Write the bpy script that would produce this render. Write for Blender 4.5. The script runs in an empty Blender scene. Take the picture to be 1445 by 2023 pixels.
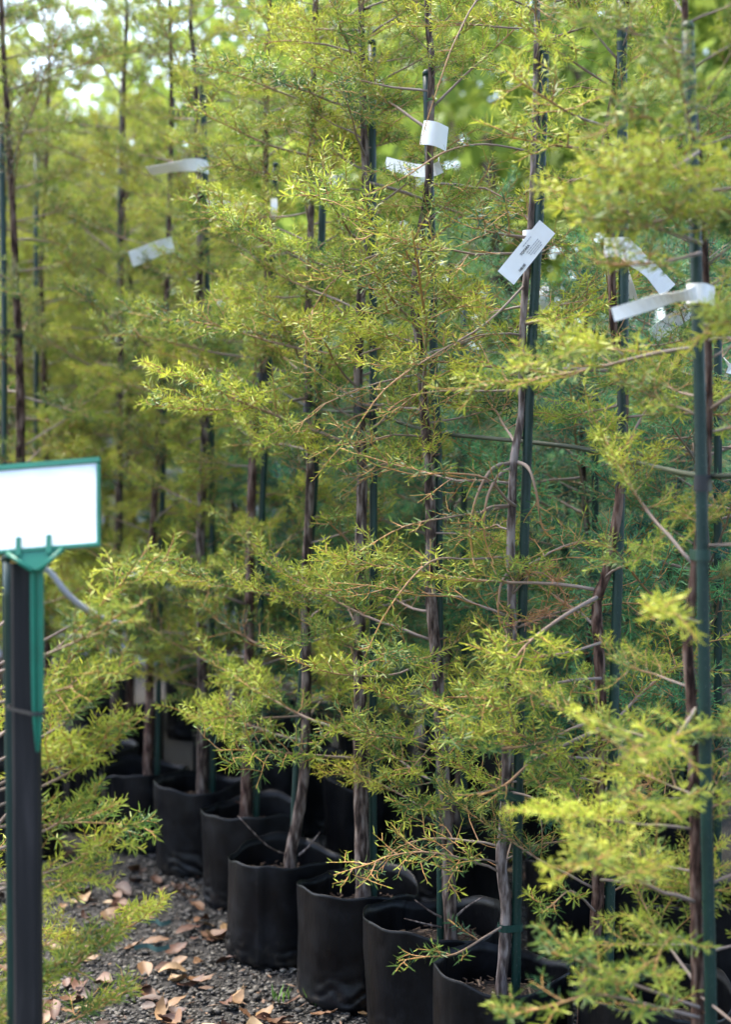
import bpy, math, random
import numpy as np
from mathutils import Vector, Matrix, noise as mnoise

R = math.radians
random.seed(7)
rng = np.random.default_rng(11)
scene = bpy.context.scene
COL = scene.collection

# ------------------------------------------------------------------ camera
CAM_H, PITCH, FPX = 1.48, R(1.24), 2023 * 50 / 36
cam_d = bpy.data.cameras.new('camera')
cam = bpy.data.objects.new('camera', cam_d); COL.objects.link(cam)
cam.location = (0, 0, CAM_H); cam.rotation_euler = (R(90) - PITCH, 0, 0)
cam_d.sensor_fit = 'VERTICAL'; cam_d.sensor_height = 36; cam_d.lens = 50
cam_d.clip_start = .05; cam_d.clip_end = 400
cam_d.dof.use_dof = True; cam_d.dof.focus_distance = 3.5; cam_d.dof.aperture_fstop = 2.0
cam_d.dof.aperture_blades = 9
scene.camera = cam
# ------------------------------------------------------------------ sky, sun, exposure
SUN_EL, SUN_AZ = 62, -48           # azimuth measured from straight ahead, negative = to the left
w = bpy.data.worlds.new('World'); scene.world = w; w.use_nodes = True
nt = w.node_tree; nt.nodes.clear()
sky = nt.nodes.new('ShaderNodeTexSky'); sky.sky_type = 'NISHITA'; sky.sun_disc = False
sky.sun_elevation = R(SUN_EL); sky.sun_rotation = R(SUN_AZ); sky.dust_density = 3.5; sky.air_density = 1.0; sky.ozone_density = 1.0
bg = nt.nodes.new('ShaderNodeBackground'); bg.inputs[1].default_value = .115
wo = nt.nodes.new('ShaderNodeOutputWorld')
nt.links.new(sky.outputs[0], bg.inputs[0]); nt.links.new(bg.outputs[0], wo.inputs[0])
sd = bpy.data.lights.new('sun', 'SUN'); sd.energy = 1.5; sd.angle = R(25); sd.color = (1, .945, .84)
so = bpy.data.objects.new('sun', sd); COL.objects.link(so)
sdir = Vector((math.sin(R(SUN_AZ)) * math.cos(R(SUN_EL)), math.cos(R(SUN_AZ)) * math.cos(R(SUN_EL)), math.sin(R(SUN_EL))))
so.rotation_euler = sdir.to_track_quat('Z', 'Y').to_euler(); so.location = (0, 0, 12)
scene.view_settings.view_transform = 'Standard'; scene.view_settings.look = 'None'
scene.view_settings.exposure = 2.78; scene.view_settings.gamma = 1
scene.cycles.use_denoising = True
scene.cycles.adaptive_threshold = .02
scene.cycles.max_bounces = 6; scene.cycles.diffuse_bounces = 4; scene.cycles.transmission_bounces = 4
scene.cycles.sample_clamp_indirect = 6

# ------------------------------------------------------------------ helpers
CP, SP = math.cos(PITCH), math.sin(PITCH)
def P(x, y, d):
    """where a sight line through photo point (x, y) stands at distance d along the ground"""
    a, b = (x - 722.5) / FPX, -(y - 1011.5) / FPX
    ry, rz = CP + b * SP, -SP + b * CP
    k = d / ry
    return Vector((a * k, d, CAM_H + rz * k))

def tag(o, label=None, cat=None, group=None, kind=None):
    if label: o['label'] = label
    if cat: o['category'] = cat
    if group: o['group'] = group
    if kind: o['kind'] = kind
    return o
def empty(name, loc=(0, 0, 0), rz=0):
    o = bpy.data.objects.new(name, None); COL.objects.link(o)
    o.location = loc; o.rotation_euler.z = rz; o.empty_display_size = .05
    return o
def link(name, me, parent=None, mat=None, loc=None):
    o = bpy.data.objects.new(name, me); COL.objects.link(o)
    if mat and not me.materials: me.materials.append(mat)
    if parent: o.parent = parent
    if loc is not None: o.location = loc
    return o

class MB:
    def __init__(s): s.v = []; s.f = []; s.a = []; s.n = 0
    def add(s, v, f, a=None):
        v = np.asarray(v, float).reshape(-1, 3)
        s.v.append(v); s.f += [tuple(int(i) + s.n for i in q) for q in f]
        s.a.append(np.zeros(len(v)) if a is None else np.broadcast_to(np.asarray(a, float), (len(v),)))
        s.n += len(v)
    def tube(s, pts, rad, n=6, a=None, cap=True, jit=0):
        pts = [Vector(p) for p in pts]; m = len(pts)
        rad = np.broadcast_to(np.asarray(rad, float), (m,))
        t0 = (pts[1] - pts[0]).normalized()
        u = t0.cross(Vector((0, 0, 1)));  u = u if u.length > .05 else t0.cross(Vector((0, 1, 0)))
        u.normalize(); vs = []; at = []
        for i, p in enumerate(pts):
            t = (pts[min(i + 1, m - 1)] - pts[max(i - 1, 0)]).normalized()
            u = (u - t * u.dot(t)).normalized(); w_ = t.cross(u)
            for k in range(n):
                an = 2 * math.pi * k / n
                r = rad[i] * (1 + (random.uniform(-jit, jit) if jit else 0))
                vs.append(p + (u * math.cos(an) + w_ * math.sin(an)) * r)
                at.append(0 if a is None else a[i])
        fs = [(i * n + k, i * n + (k + 1) % n, (i + 1) * n + (k + 1) % n, (i + 1) * n + k) for i in range(m - 1) for k in range(n)]
        if cap: fs += [tuple(range(n))[::-1], tuple((m - 1) * n + k for k in range(n))]
        s.add([tuple(v) for v in vs], fs, at)
    def box(s, c, size, rot=None):
        h = [x / 2 for x in size]
        vs = [Vector((sx * h[0], sy * h[1], sz * h[2])) for sz in (-1, 1) for sy in (-1, 1) for sx in (-1, 1)]
        if rot is not None: vs = [rot @ v for v in vs]
        s.add([tuple(v + Vector(c)) for v in vs], [(0, 2, 3, 1), (4, 5, 7, 6), (0, 1, 5, 4), (2, 6, 7, 3), (0, 4, 6, 2), (1, 3, 7, 5)])
    def mesh(s, name, mat=None, smooth=True, attr=None):
        me = bpy.data.meshes.new(name)
        me.from_pydata(np.concatenate(s.v).tolist(), [], s.f)
        if smooth: me.polygons.foreach_set('use_smooth', [True] * len(me.polygons))
        if attr:
            at = me.attributes.new(attr, 'FLOAT', 'POINT'); at.data.foreach_set('value', np.concatenate(s.a).astype(np.float32))
        if mat: me.materials.append(mat)
        me.update(); return me
    def build(s, name, mat, parent=None, smooth=True, loc=None):
        return link(name, s.mesh(name, mat, smooth), parent, None, loc)

def smooth_path(pts, n=5):
    pts = [Vector(p) for p in pts]; out = []
    for i in range(len(pts) - 1):
        p0, p1, p2, p3 = pts[max(i - 1, 0)], pts[i], pts[i + 1], pts[min(i + 2, len(pts) - 1)]
        for k in range(n):
            t = k / n
            out.append(.5 * ((2 * p1) + (p2 - p0) * t + (2 * p0 - 5 * p1 + 4 * p2 - p3) * t * t + (3 * p1 - p0 - 3 * p2 + p3) * t ** 3))
    return out + [pts[-1]]

# ------------------------------------------------------------------ materials
def new_mat(name):
    m = bpy.data.materials.new(name); m.use_nodes = True
    t = m.node_tree; b = t.nodes['Principled BSDF']
    return m, t, b
def N(t, typ, **kw):
    n = t.nodes.new(typ)
    for k, v in kw.items(): setattr(n, k, v)
    return n
def ramp(t, fac, stops):
    r = N(t, 'ShaderNodeValToRGB'); e = r.color_ramp.elements
    while len(e) < len(stops): e.new(.5)
    for el, (p, c) in zip(e, stops): el.position = p; el.color = (*c, 1)
    t.links.new(fac, r.inputs[0]); return r
def noise_mat(name, stops, scale, rough=.7, bump=.3, bscale=None, stretch=None, spec=.4, detail=6, dist=.01):
    m, t, b = new_mat(name)
    tc = N(t, 'ShaderNodeTexCoord'); mp = N(t, 'ShaderNodeMapping'); t.links.new(tc.outputs['Object'], mp.inputs[0])
    if stretch: mp.inputs['Scale'].default_value = stretch
    n1 = N(t, 'ShaderNodeTexNoise'); n1.inputs['Scale'].default_value = scale; n1.inputs['Detail'].default_value = detail
    t.links.new(mp.outputs[0], n1.inputs[0])
    r = ramp(t, n1.outputs[0], stops); t.links.new(r.outputs[0], b.inputs['Base Color'])
    b.inputs['Roughness'].default_value = rough; b.inputs['Specular IOR Level'].default_value = spec
    if bump:
        n2 = N(t, 'ShaderNodeTexNoise'); n2.inputs['Scale'].default_value = bscale or scale * 3; n2.inputs['Detail'].default_value = 8
        t.links.new(mp.outputs[0], n2.inputs[0])
        bp = N(t, 'ShaderNodeBump'); bp.inputs['Strength'].default_value = bump; bp.inputs['Distance'].default_value = dist
        t.links.new(n2.outputs[0], bp.inputs['Height']); t.links.new(bp.outputs[0], b.inputs['Normal'])
    return m
def leaf_mat(name, old, mid, new, rough=.48, trans=.36):
    m, t, b = new_mat(name); out = t.nodes['Material Output']
    at = N(t, 'ShaderNodeAttribute', attribute_name='age')
    oi = N(t, 'ShaderNodeObjectInfo')
    jit = N(t, 'ShaderNodeMath', operation='MULTIPLY_ADD'); jit.inputs[1].default_value = .5; jit.inputs[2].default_value = -.25
    t.links.new(oi.outputs['Random'], jit.inputs[0])
    ad = N(t, 'ShaderNodeMath', operation='ADD'); t.links.new(at.outputs['Fac'], ad.inputs[0]); t.links.new(jit.outputs[0], ad.inputs[1])
    r = ramp(t, ad.outputs[0], [(0, old), (.45, mid), (1, new)])
    mx = N(t, 'ShaderNodeMix', data_type='RGBA', blend_type='MULTIPLY'); mx.inputs[0].default_value = 1
    t.links.new(r.outputs[0], mx.inputs[6]); t.links.new(oi.outputs['Color'], mx.inputs[7])
    b.inputs['Roughness'].default_value = rough; b.inputs['Specular IOR Level'].default_value = .28
    t.links.new(mx.outputs[2], b.inputs['Base Color'])
    tr = N(t, 'ShaderNodeBsdfTranslucent'); t.links.new(mx.outputs[2], tr.inputs[0])
    ms = N(t, 'ShaderNodeMixShader'); ms.inputs[0].default_value = trans
    t.links.new(b.outputs[0], ms.inputs[1]); t.links.new(tr.outputs[0], ms.inputs[2]); t.links.new(ms.outputs[0], out.inputs[0])
    return m
def attr_mat(name, stops, rough=.65):
    m, t, b = new_mat(name)
    at = N(t, 'ShaderNodeAttribute', attribute_name='age')
    r = ramp(t, at.outputs['Fac'], stops); t.links.new(r.outputs[0], b.inputs['Base Color'])
    b.inputs['Roughness'].default_value = rough
    return m
def plain(name, col, rough=.5, spec=.5, bump=0, bscale=200):
    return noise_mat(name, [(.3, tuple(c * .82 for c in col)), (.7, tuple(min(1, c * 1.12) for c in col))], 14, rough, bump, bscale, spec=spec, dist=.001)

M = {}
M['needle'] = leaf_mat('totara_needle', (.026, .080, .036), (.116, .190, .035), (.44, .475, .055))
M['twig'] = attr_mat('totara_twig', [(0, (.185, .155, .140)), (.3, (.20, .135, .095)), (.7, (.36, .17, .045)), (1, (.42, .27, .05))])
M['deadneedle'] = attr_mat('dry_needle', [(0, (.22, .10, .05)), (1, (.42, .18, .07))])
M['bark'] = noise_mat('bark', [(.40, (.022, .014, .011)), (.5, (.085, .058, .046)), (.62, (.19, .15, .125))], 75, .9, 1.0, 110, (1, 1, .22), dist=.006, spec=.2)
M['bark_pale'] = noise_mat('pale_bark', [(.40, (.05, .036, .031)), (.5, (.125, .095, .083)), (.62, (.27, .225, .205))], 75, .88, 1.0, 110, (1, 1, .22), dist=.005, spec=.2)
M['bark_red'] = noise_mat('reddish_bark', [(.40, (.018, .009, .007)), (.5, (.078, .042, .030)), (.62, (.17, .115, .09))], 75, .9, 1.0, 110, (1, 1, .22), dist=.006, spec=.2)
M['stake'] = noise_mat('green_stake_plastic', [(.3, (.003, .018, .014)), (.62, (.006, .032, .024)), (.8, (.022, .05, .042))], 30, .42, .15, 160, (1, 1, .3), dist=.001)
M['tie_green'] = plain('green_tie_tape', (.003, .036, .026), .45)
M['tie_black'] = plain('black_tie', (.012, .012, .013), .5)
M['paper'] = noise_mat('tag_paper', [(.3, (.76, .76, .75)), (.7, (.84, .84, .83))], 20, .55, .05, 90, dist=.001)
M['ink'] = plain('ink', (.05, .05, .06), .6)
M['ink_grey'] = plain('faint_ink', (.30, .30, .33), .6)
M['sign_white'] = plain('sign_card', (.88, .88, .88), .35)
M['sign_green'] = plain('sign_green_plastic', (.005, .15, .085), .38)
M['post'] = noise_mat('dark_post', [(.35, (.003, .0027, .0027)), (.55, (.009, .0075, .0073)), (.75, (.030, .026, .025))], 45, .75, .6, 60, (1, 1, .08), dist=.003)
M['raw_wood'] = noise_mat('raw_wood', [(.3, (.35, .18, .03)), (.7, (.5, .27, .06))], 30, .8, .3)
M['cord_grey'] = plain('grey_strap', (.40, .40, .43), .5)
M['rope'] = plain('support_line', (.035, .045, .022), .6)
M['soil'] = noise_mat('soil', [(.3, (.015, .011, .008)), (.6, (.045, .032, .023)), (.8, (.10, .07, .05))], 60, .95, 1, 120)
M['chip'] = noise_mat('bark_chip', [(.3, (.025, .014, .009)), (.5, (.075, .045, .028)), (.78, (.2, .145, .1))], 25, .85, .3)
M['ground'] = noise_mat('ground_gravel', [(.3, (.010, .0095, .009)), (.55, (.032, .030, .027)), (.8, (.075, .07, .062))], 70, .9, 1, 110, dist=.012)
M['leaf_green'] = leaf_mat('broad_leaf', (.075, .14, .03), (.23, .33, .06), (.42, .49, .10), .5, .5)
M['wall'] = noise_mat('grey_render', [(.3, (.30, .30, .33)), (.7, (.40, .40, .43))], 3, .85, .2)
M['weed'] = leaf_mat('weed_leaf', (.05, .12, .03), (.1, .2, .04), (.16, .3, .06))

def bag_material():
    m, t, b = new_mat('black_bag_plastic')
    tc = N(t, 'ShaderNodeTexCoord')
    n1 = N(t, 'ShaderNodeTexNoise'); n1.inputs['Scale'].default_value = 9; n1.inputs['Detail'].default_value = 9; n1.inputs['Roughness'].default_value = .7
    t.links.new(tc.outputs['Object'], n1.inputs[0])
    r = ramp(t, n1.outputs[0], [(.35, (.0014, .0015, .0019)), (.55, (.0034, .0037, .0048)), (.72, (.0085, .0092, .0115)), (.85, (.016, .016, .017))])
    sx = N(t, 'ShaderNodeSeparateXYZ'); t.links.new(tc.outputs['Object'], sx.inputs[0])
    nm = N(t, 'ShaderNodeTexNoise'); nm.inputs['Scale'].default_value = 30; nm.inputs['Detail'].default_value = 8; t.links.new(tc.outputs['Object'], nm.inputs[0])
    hz = N(t, 'ShaderNodeMapRange'); hz.inputs[1].default_value = .0; hz.inputs[2].default_value = .13; hz.inputs[3].default_value = .16; hz.inputs[4].default_value = -.12; t.links.new(sx.outputs[2], hz.inputs[0])
    sm = N(t, 'ShaderNodeMath', operation='ADD'); t.links.new(nm.outputs[0], sm.inputs[0]); t.links.new(hz.outputs[0], sm.inputs[1])
    mk = ramp(t, sm.outputs[0], [(.56, (0, 0, 0)), (.74, (.55, .55, .55))])
    mm = N(t, 'ShaderNodeMix', data_type='RGBA'); t.links.new(mk.outputs[0], mm.inputs[0]); t.links.new(r.outputs[0], mm.inputs[6]); mm.inputs[7].default_value = (.035, .029, .023, 1)
    t.links.new(mm.outputs[2], b.inputs['Base Color'])
    rr = ramp(t, n1.outputs[0], [(.3, (.30,) * 3), (.75, (.52,) * 3)]); t.links.new(rr.outputs[0], b.inputs['Roughness'])
    n2 = N(t, 'ShaderNodeTexNoise'); n2.inputs['Scale'].default_value = 260; n2.inputs['Detail'].default_value = 4
    mp = N(t, 'ShaderNodeMapping'); mp.inputs['Scale'].default_value = (1, 1, .35)
    t.links.new(tc.outputs['Object'], mp.inputs[0]); t.links.new(mp.outputs[0], n2.inputs[0])
    n3 = N(t, 'ShaderNodeTexNoise'); n3.inputs['Scale'].default_value = 22; n3.inputs['Detail'].default_value = 5; t.links.new(mp.outputs[0], n3.inputs[0])
    ad = N(t, 'ShaderNodeMath', operation='MULTIPLY_ADD'); ad.inputs[1].default_value = .12
    t.links.new(n2.outputs[0], ad.inputs[0]); t.links.new(n3.outputs[0], ad.inputs[2])
    bp = N(t, 'ShaderNodeBump'); bp.inputs['Strength'].default_value = .45; bp.inputs['Distance'].default_value = .006
    t.links.new(ad.outputs[0], bp.inputs['Height']); t.links.new(bp.outputs[0], b.inputs['Normal'])
    b.inputs['Specular IOR Level'].default_value = .2
    return m
M['bag'] = bag_material()
def gravel_material(name, stops):
    m, t, b = new_mat(name)
    at = N(t, 'ShaderNodeAttribute', attribute_name='age')
    r = ramp(t, at.outputs['Fac'], stops); t.links.new(r.outputs[0], b.inputs['Base Color']); b.inputs['Roughness'].default_value = .7
    return m
M['pebble'] = gravel_material('pebble', [(0, (.013, .012, .010)), (.4, (.036, .032, .027)), (.75, (.066, .059, .049)), (1, (.15, .135, .11))])
def dead_leaf_material():
    m, t, b = new_mat('dead_leaf'); out = t.nodes['Material Output']
    oi = N(t, 'ShaderNodeObjectInfo')
    r = ramp(t, oi.outputs['Random'], [(0, (.035, .016, .010)), (.3, (.085, .036, .020)), (.6, (.135, .068, .028)), (.85, (.20, .122, .055)), (1, (.30, .215, .115))])
    tc = N(t, 'ShaderNodeTexCoord'); n1 = N(t, 'ShaderNodeTexNoise'); n1.inputs['Scale'].default_value = 40; t.links.new(tc.outputs['Object'], n1.inputs[0])
    r2 = ramp(t, n1.outputs[0], [(.3, (.6, .55, .5)), (.7, (1.15, 1.1, 1.05))])
    mx = N(t, 'ShaderNodeMix', data_type='RGBA', blend_type='MULTIPLY'); mx.inputs[0].default_value = 1
    t.links.new(r.outputs[0], mx.inputs[6]); t.links.new(r2.outputs[0], mx.inputs[7]); t.links.new(mx.outputs[2], b.inputs['Base Color'])
    b.inputs['Roughness'].default_value = .6
    return m
M['deadleaf'] = dead_leaf_material()

# ------------------------------------------------------------------ ground
g = MB(); S = 160; n = 24
xs = np.concatenate([[-S, -60, -25], np.linspace(-10, 10, n), [25, 60, S]]); ys = np.concatenate([[-S, -40, -10], np.linspace(-2, 18, n), [40, 90, S]])
vs = [(x, y, (mnoise.noise((x * .7, y * .7, 0)) * .008 - .012)) for y in ys for x in xs]; W = len(xs)
g.add(vs, [(j * W + i, j * W + i + 1, (j + 1) * W + i + 1, (j + 1) * W + i) for j in range(len(ys) - 1) for i in range(W - 1)])
tag(g.build('ground', M['ground']), kind='structure')

def pebbles():
    t = (1 + 5 ** .5) / 2
    iv = np.array([(-1, t, 0), (1, t, 0), (-1, -t, 0), (1, -t, 0), (0, -1, t), (0, 1, t), (0, -1, -t), (0, 1, -t), (t, 0, -1), (t, 0, 1), (-t, 0, -1), (-t, 0, 1)], float)
    iv /= np.linalg.norm(iv[0])
    fi = np.array([(0, 11, 5), (0, 5, 1), (0, 1, 7), (0, 7, 10), (0, 10, 11), (1, 5, 9), (5, 11, 4), (11, 10, 2), (10, 7, 6), (7, 1, 8), (3, 9, 4), (3, 4, 2), (3, 2, 6), (3, 6, 8), (3, 8, 9), (4, 9, 5), (2, 4, 11), (6, 2, 10), (8, 6, 7), (9, 8, 1)])
    K = 46000
    y = 3.1 + 4.2 * rng.random(K) ** 1.35
    x = -1.75 + (rng.random(K)) * 3.1
    keep = (x > -.31 * y - .1) & (x < .27 * y + .05)
    x, y = x[keep], y[keep]; K = len(x)
    s = .0036 + .0044 * rng.random(K) ** 1.6 + .005 * (rng.random(K) > .95)
    sc = np.stack([s * (1 + .5 * rng.random(K)), s * (1 + .3 * rng.random(K)), s * (.42 + .3 * rng.random(K))], 1)
    an = rng.random(K) * 6.283; c, si = np.cos(an), np.sin(an)
    v = iv[None] * (1 + .22 * (rng.random((K, 12, 1)) - .5)) * sc[:, None]
    vx = v[..., 0] * c[:, None] - v[..., 1] * si[:, None] + x[:, None]
    vy = v[..., 0] * si[:, None] + v[..., 1] * c[:, None] + y[:, None]
    vz = v[..., 2] + (-.006 + .006 * rng.random(K))[:, None]
    V = np.stack([vx, vy, vz], -1).reshape(-1, 3)
    F = (fi[None] + (np.arange(K) * 12)[:, None, None]).reshape(-1, 3)
    me = bpy.data.meshes.new('gravel'); me.vertices.add(len(V)); me.vertices.foreach_set('co', V.ravel())
    me.loops.add(F.size); me.loops.foreach_set('vertex_index', F.ravel().astype(np.int32))
    me.polygons.add(len(F)); me.polygons.foreach_set('loop_start', (np.arange(len(F)) * 3).astype(np.int32))
    me.polygons.foreach_set('use_smooth', [True] * len(F)); me.update(calc_edges=True)
    a = me.attributes.new('age', 'FLOAT', 'POINT'); a.data.foreach_set('value', np.repeat(rng.random(K) ** 1.4, 12).astype(np.float32))
    o = link('gravel', me, None, M['pebble']); tag(o, 'loose grey gravel spread over the ground around the bags', 'gravel', kind='stuff')
pebbles()

# ------------------------------------------------------------------ totara branches: needles on twigs
def perp(t):
    u = t.cross(Vector((0, 0, 1)))
    if u.length < .08: u = t.cross(Vector((0, 1, 0)))
    u.normalize(); return u, t.cross(u)
def grow(p, d, length, seg, wob, grav):
    pts = [Vector(p)]; d = Vector(d).normalized(); st = length / seg
    for i in range(seg):
        d = (d + Vector((random.gauss(0, wob), random.gauss(0, wob), random.gauss(0, wob) + grav))).normalized()
        pts.append(pts[-1] + d * st)
    return pts
class Needles:
    """collects needle positions, makes them into one mesh with numpy"""
    def __init__(s): s.p = []; s.d = []; s.t = []; s.l = []; s.w = []; s.c = []; s.a = []
    def along(s, pts, f0, a0, a1, ln=.029, gap=.005, wid=.0033, flat=.55, curl=.0, ang=67):
        L = [(pts[i + 1] - pts[i]).length for i in range(len(pts) - 1)]; tot = sum(L)
        q = f0 * tot; k = random.random() * 6
        while q < tot:
            i = 0; r = q
            while i < len(L) - 1 and r > L[i]: r -= L[i]; i += 1
            t = (pts[i + 1] - pts[i]).normalized(); p = pts[i] + t * r
            u, v = perp(t); k += 2.4 + random.gauss(0, .3)
            x, y = math.cos(k), math.sin(k) * flat
            rad = (u * x + v * y).normalized()
            f = q / tot; an = R(ang - 26 * max(0, f - .75) / .25 + random.gauss(0, 6))
            d = (t * math.cos(an) + rad * math.sin(an)).normalized()
            s.p.append(p); s.d.append(d); s.t.append(t * random.uniform(.3, 1) + Vector((0, 0, curl)))
            end = 1 - .45 * max(0, f - .8) / .2
            s.l.append(ln * end * random.uniform(.65, 1.15)); s.w.append(wid * random.uniform(.75, 1.15))
            s.c.append(random.uniform(.0, .16) + .25 * abs(curl)); s.a.append(a0 + (a1 - a0) * f + random.gauss(0, .07))
            q += gap * random.uniform(.6, 1.4)
    def mesh(s, name, mat):
        p, d, t = (np.array([tuple(v) for v in q]) for q in (s.p, s.d, s.t)); l = np.array(s.l)[:, None]; wd = np.array(s.w)[:, None]; c = np.array(s.c)[:, None]
        K = len(p)
        side = np.cross(d, t); side /= np.linalg.norm(side, axis=1, keepdims=True) + 1e-9
        # half the needles roll about their own axis
        nr = np.cross(side, d); ro = rng.normal(0, .45, (K, 1)); side = side * np.cos(ro) + nr * np.sin(ro)
        bend = t * l * c
        v = np.empty((K, 6, 3))
        v[:, 0] = p
        m1 = p + d * l * .33 + bend * .12; m2 = p + d * l * .72 + bend * .5
        v[:, 1] = m1 + side * wd * .5; v[:, 2] = m1 - side * wd * .5
        v[:, 3] = m2 + side * wd * .42; v[:, 4] = m2 - side * wd * .42
        v[:, 5] = p + d * l + bend
        F = []
        for i in range(K):
            b = i * 6; F += [(b, b + 1, b + 2), (b + 1, b + 3, b + 4, b + 2), (b + 3, b + 5, b + 4)]
        me = bpy.data.meshes.new(name); me.from_pydata(v.reshape(-1, 3).tolist(), [], F)
        me.polygons.foreach_set('use_smooth', [True] * len(me.polygons))
        a = me.attributes.new('age', 'FLOAT', 'POINT'); a.data.foreach_set('value', np.repeat(np.clip(s.a, 0, 1), 6).astype(np.float32))
        me.materials.append(mat); me.update(); return me

def branch_meshes(main, r0, leafy=1.0, n2=9, l2=.14, bare=.28, fresh=.5, ln=.029, gap=.0043, curl=0, up=.25, mat=None, wid=.0033, tert=.6, tipneedles=True):
    """wood mesh and needle mesh of one branch whose main stem follows the points `main`"""
    wood = MB(); nd = Needles(); m = len(main)
    L = sum((main[i + 1] - main[i]).length for i in range(m - 1))
    wood.tube(main, [(r0 * .8 * (1 - .8 * i / (m - 1)) + .0005) * random.uniform(.9, 1.12) for i in range(m)], 6, [min(.85, .1 + .75 * (i / (m - 1)) ** 1.3) for i in range(m)])
    if tipneedles: nd.along(main, .5, fresh - .25, fresh + .35, ln, gap, wid, .6, curl)
    sgn = random.choice((-1, 1))
    for k in range(n2):
        f = bare + (0.97 - bare) * (k + random.uniform(.1, .9)) / n2
        i = min(int(f * (m - 1)), m - 2); t = (main[i + 1] - main[i]).normalized()
        p = main[i].lerp(main[i + 1], f * (m - 1) - i)
        u, v = perp(t); sgn = -sgn
        el = random.gauss(up, .45)
        d = t * math.cos(R(52)) + (u * sgn * math.cos(el) + Vector((0, 0, 1)) * math.sin(el)) * math.sin(R(52))
        ll = l2 * random.uniform(.45, 1.15) * (1.15 - .55 * f)
        tw = grow(p, d, ll, 5, .10, random.uniform(-.03, .09))
        q = random.gauss(0, .16)
        wood.tube(tw, [.0017 - .00022 * j for j in range(6)], 4, [.45 + .1 * j for j in range(6)], False)
        nd.along(tw, .10, fresh - .28 + q, fresh + .38 + q, ln, gap / leafy, wid, random.uniform(.35, 1), curl)
        for z in range(3):
            if random.random() < tert:
                j = random.choice((1, 2, 3, 3)); t2 = (tw[j + 1] - tw[j]).normalized(); u2, v2 = perp(t2)
                d2 = t2 * .6 + u2 * random.choice((-1, 1)) * .7 + Vector((0, 0, random.gauss(.2, .3)))
                t3 = grow(tw[j], d2, ll * random.uniform(.3, .62), 4, .1, .03)
                wood.tube(t3, [.0012 - .0002 * j2 for j2 in range(5)], 4, [.6, .7, .8, .9, 1], False)
                nd.along(t3, .06, fresh - .1 + q, fresh + .5 + q, ln * .92, gap / leafy, wid, random.uniform(.35, 1), curl)
    return wood.mesh('branch', M['twig'], attr='age'), nd.mesh('foliage', mat or M['needle'])

LIB = {'leafy': [], 'short': [], 'twiggy': [], 'long': []}
for i in range(12):
    up = random.uniform(-.03, .05)
    LIB['leafy'].append(branch_meshes(grow((0, 0, 0), (1, 0, random.uniform(0, .15)), .42, 9, .07, up), .0045, n2=random.randint(12, 16), l2=.165, bare=random.uniform(.22, .38), fresh=random.uniform(.38, .6)))
for i in range(7):
    LIB['short'].append(branch_meshes(grow((0, 0, 0), (1, 0, .25), .24, 7, .08, .04), .003, n2=random.randint(8, 11), l2=.12, bare=.15, fresh=random.uniform(.42, .68)))
for i in range(6):
    LIB['twiggy'].append(branch_meshes(grow((0, 0, 0), (1, 0, .2), .45, 10, .11, -.05), .004, leafy=.75, n2=10, l2=.2, bare=.12, fresh=.22, gap=.0078, curl=.45, up=-.1, wid=.0029, ln=.026, tert=.75))
for i in range(5):
    LIB['long'].append(branch_meshes(grow((0, 0, 0), (1, 0, .12), .6, 11, .06, .01), .0055, n2=16, l2=.18, bare=.32, fresh=random.uniform(.35, .55)))

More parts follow.
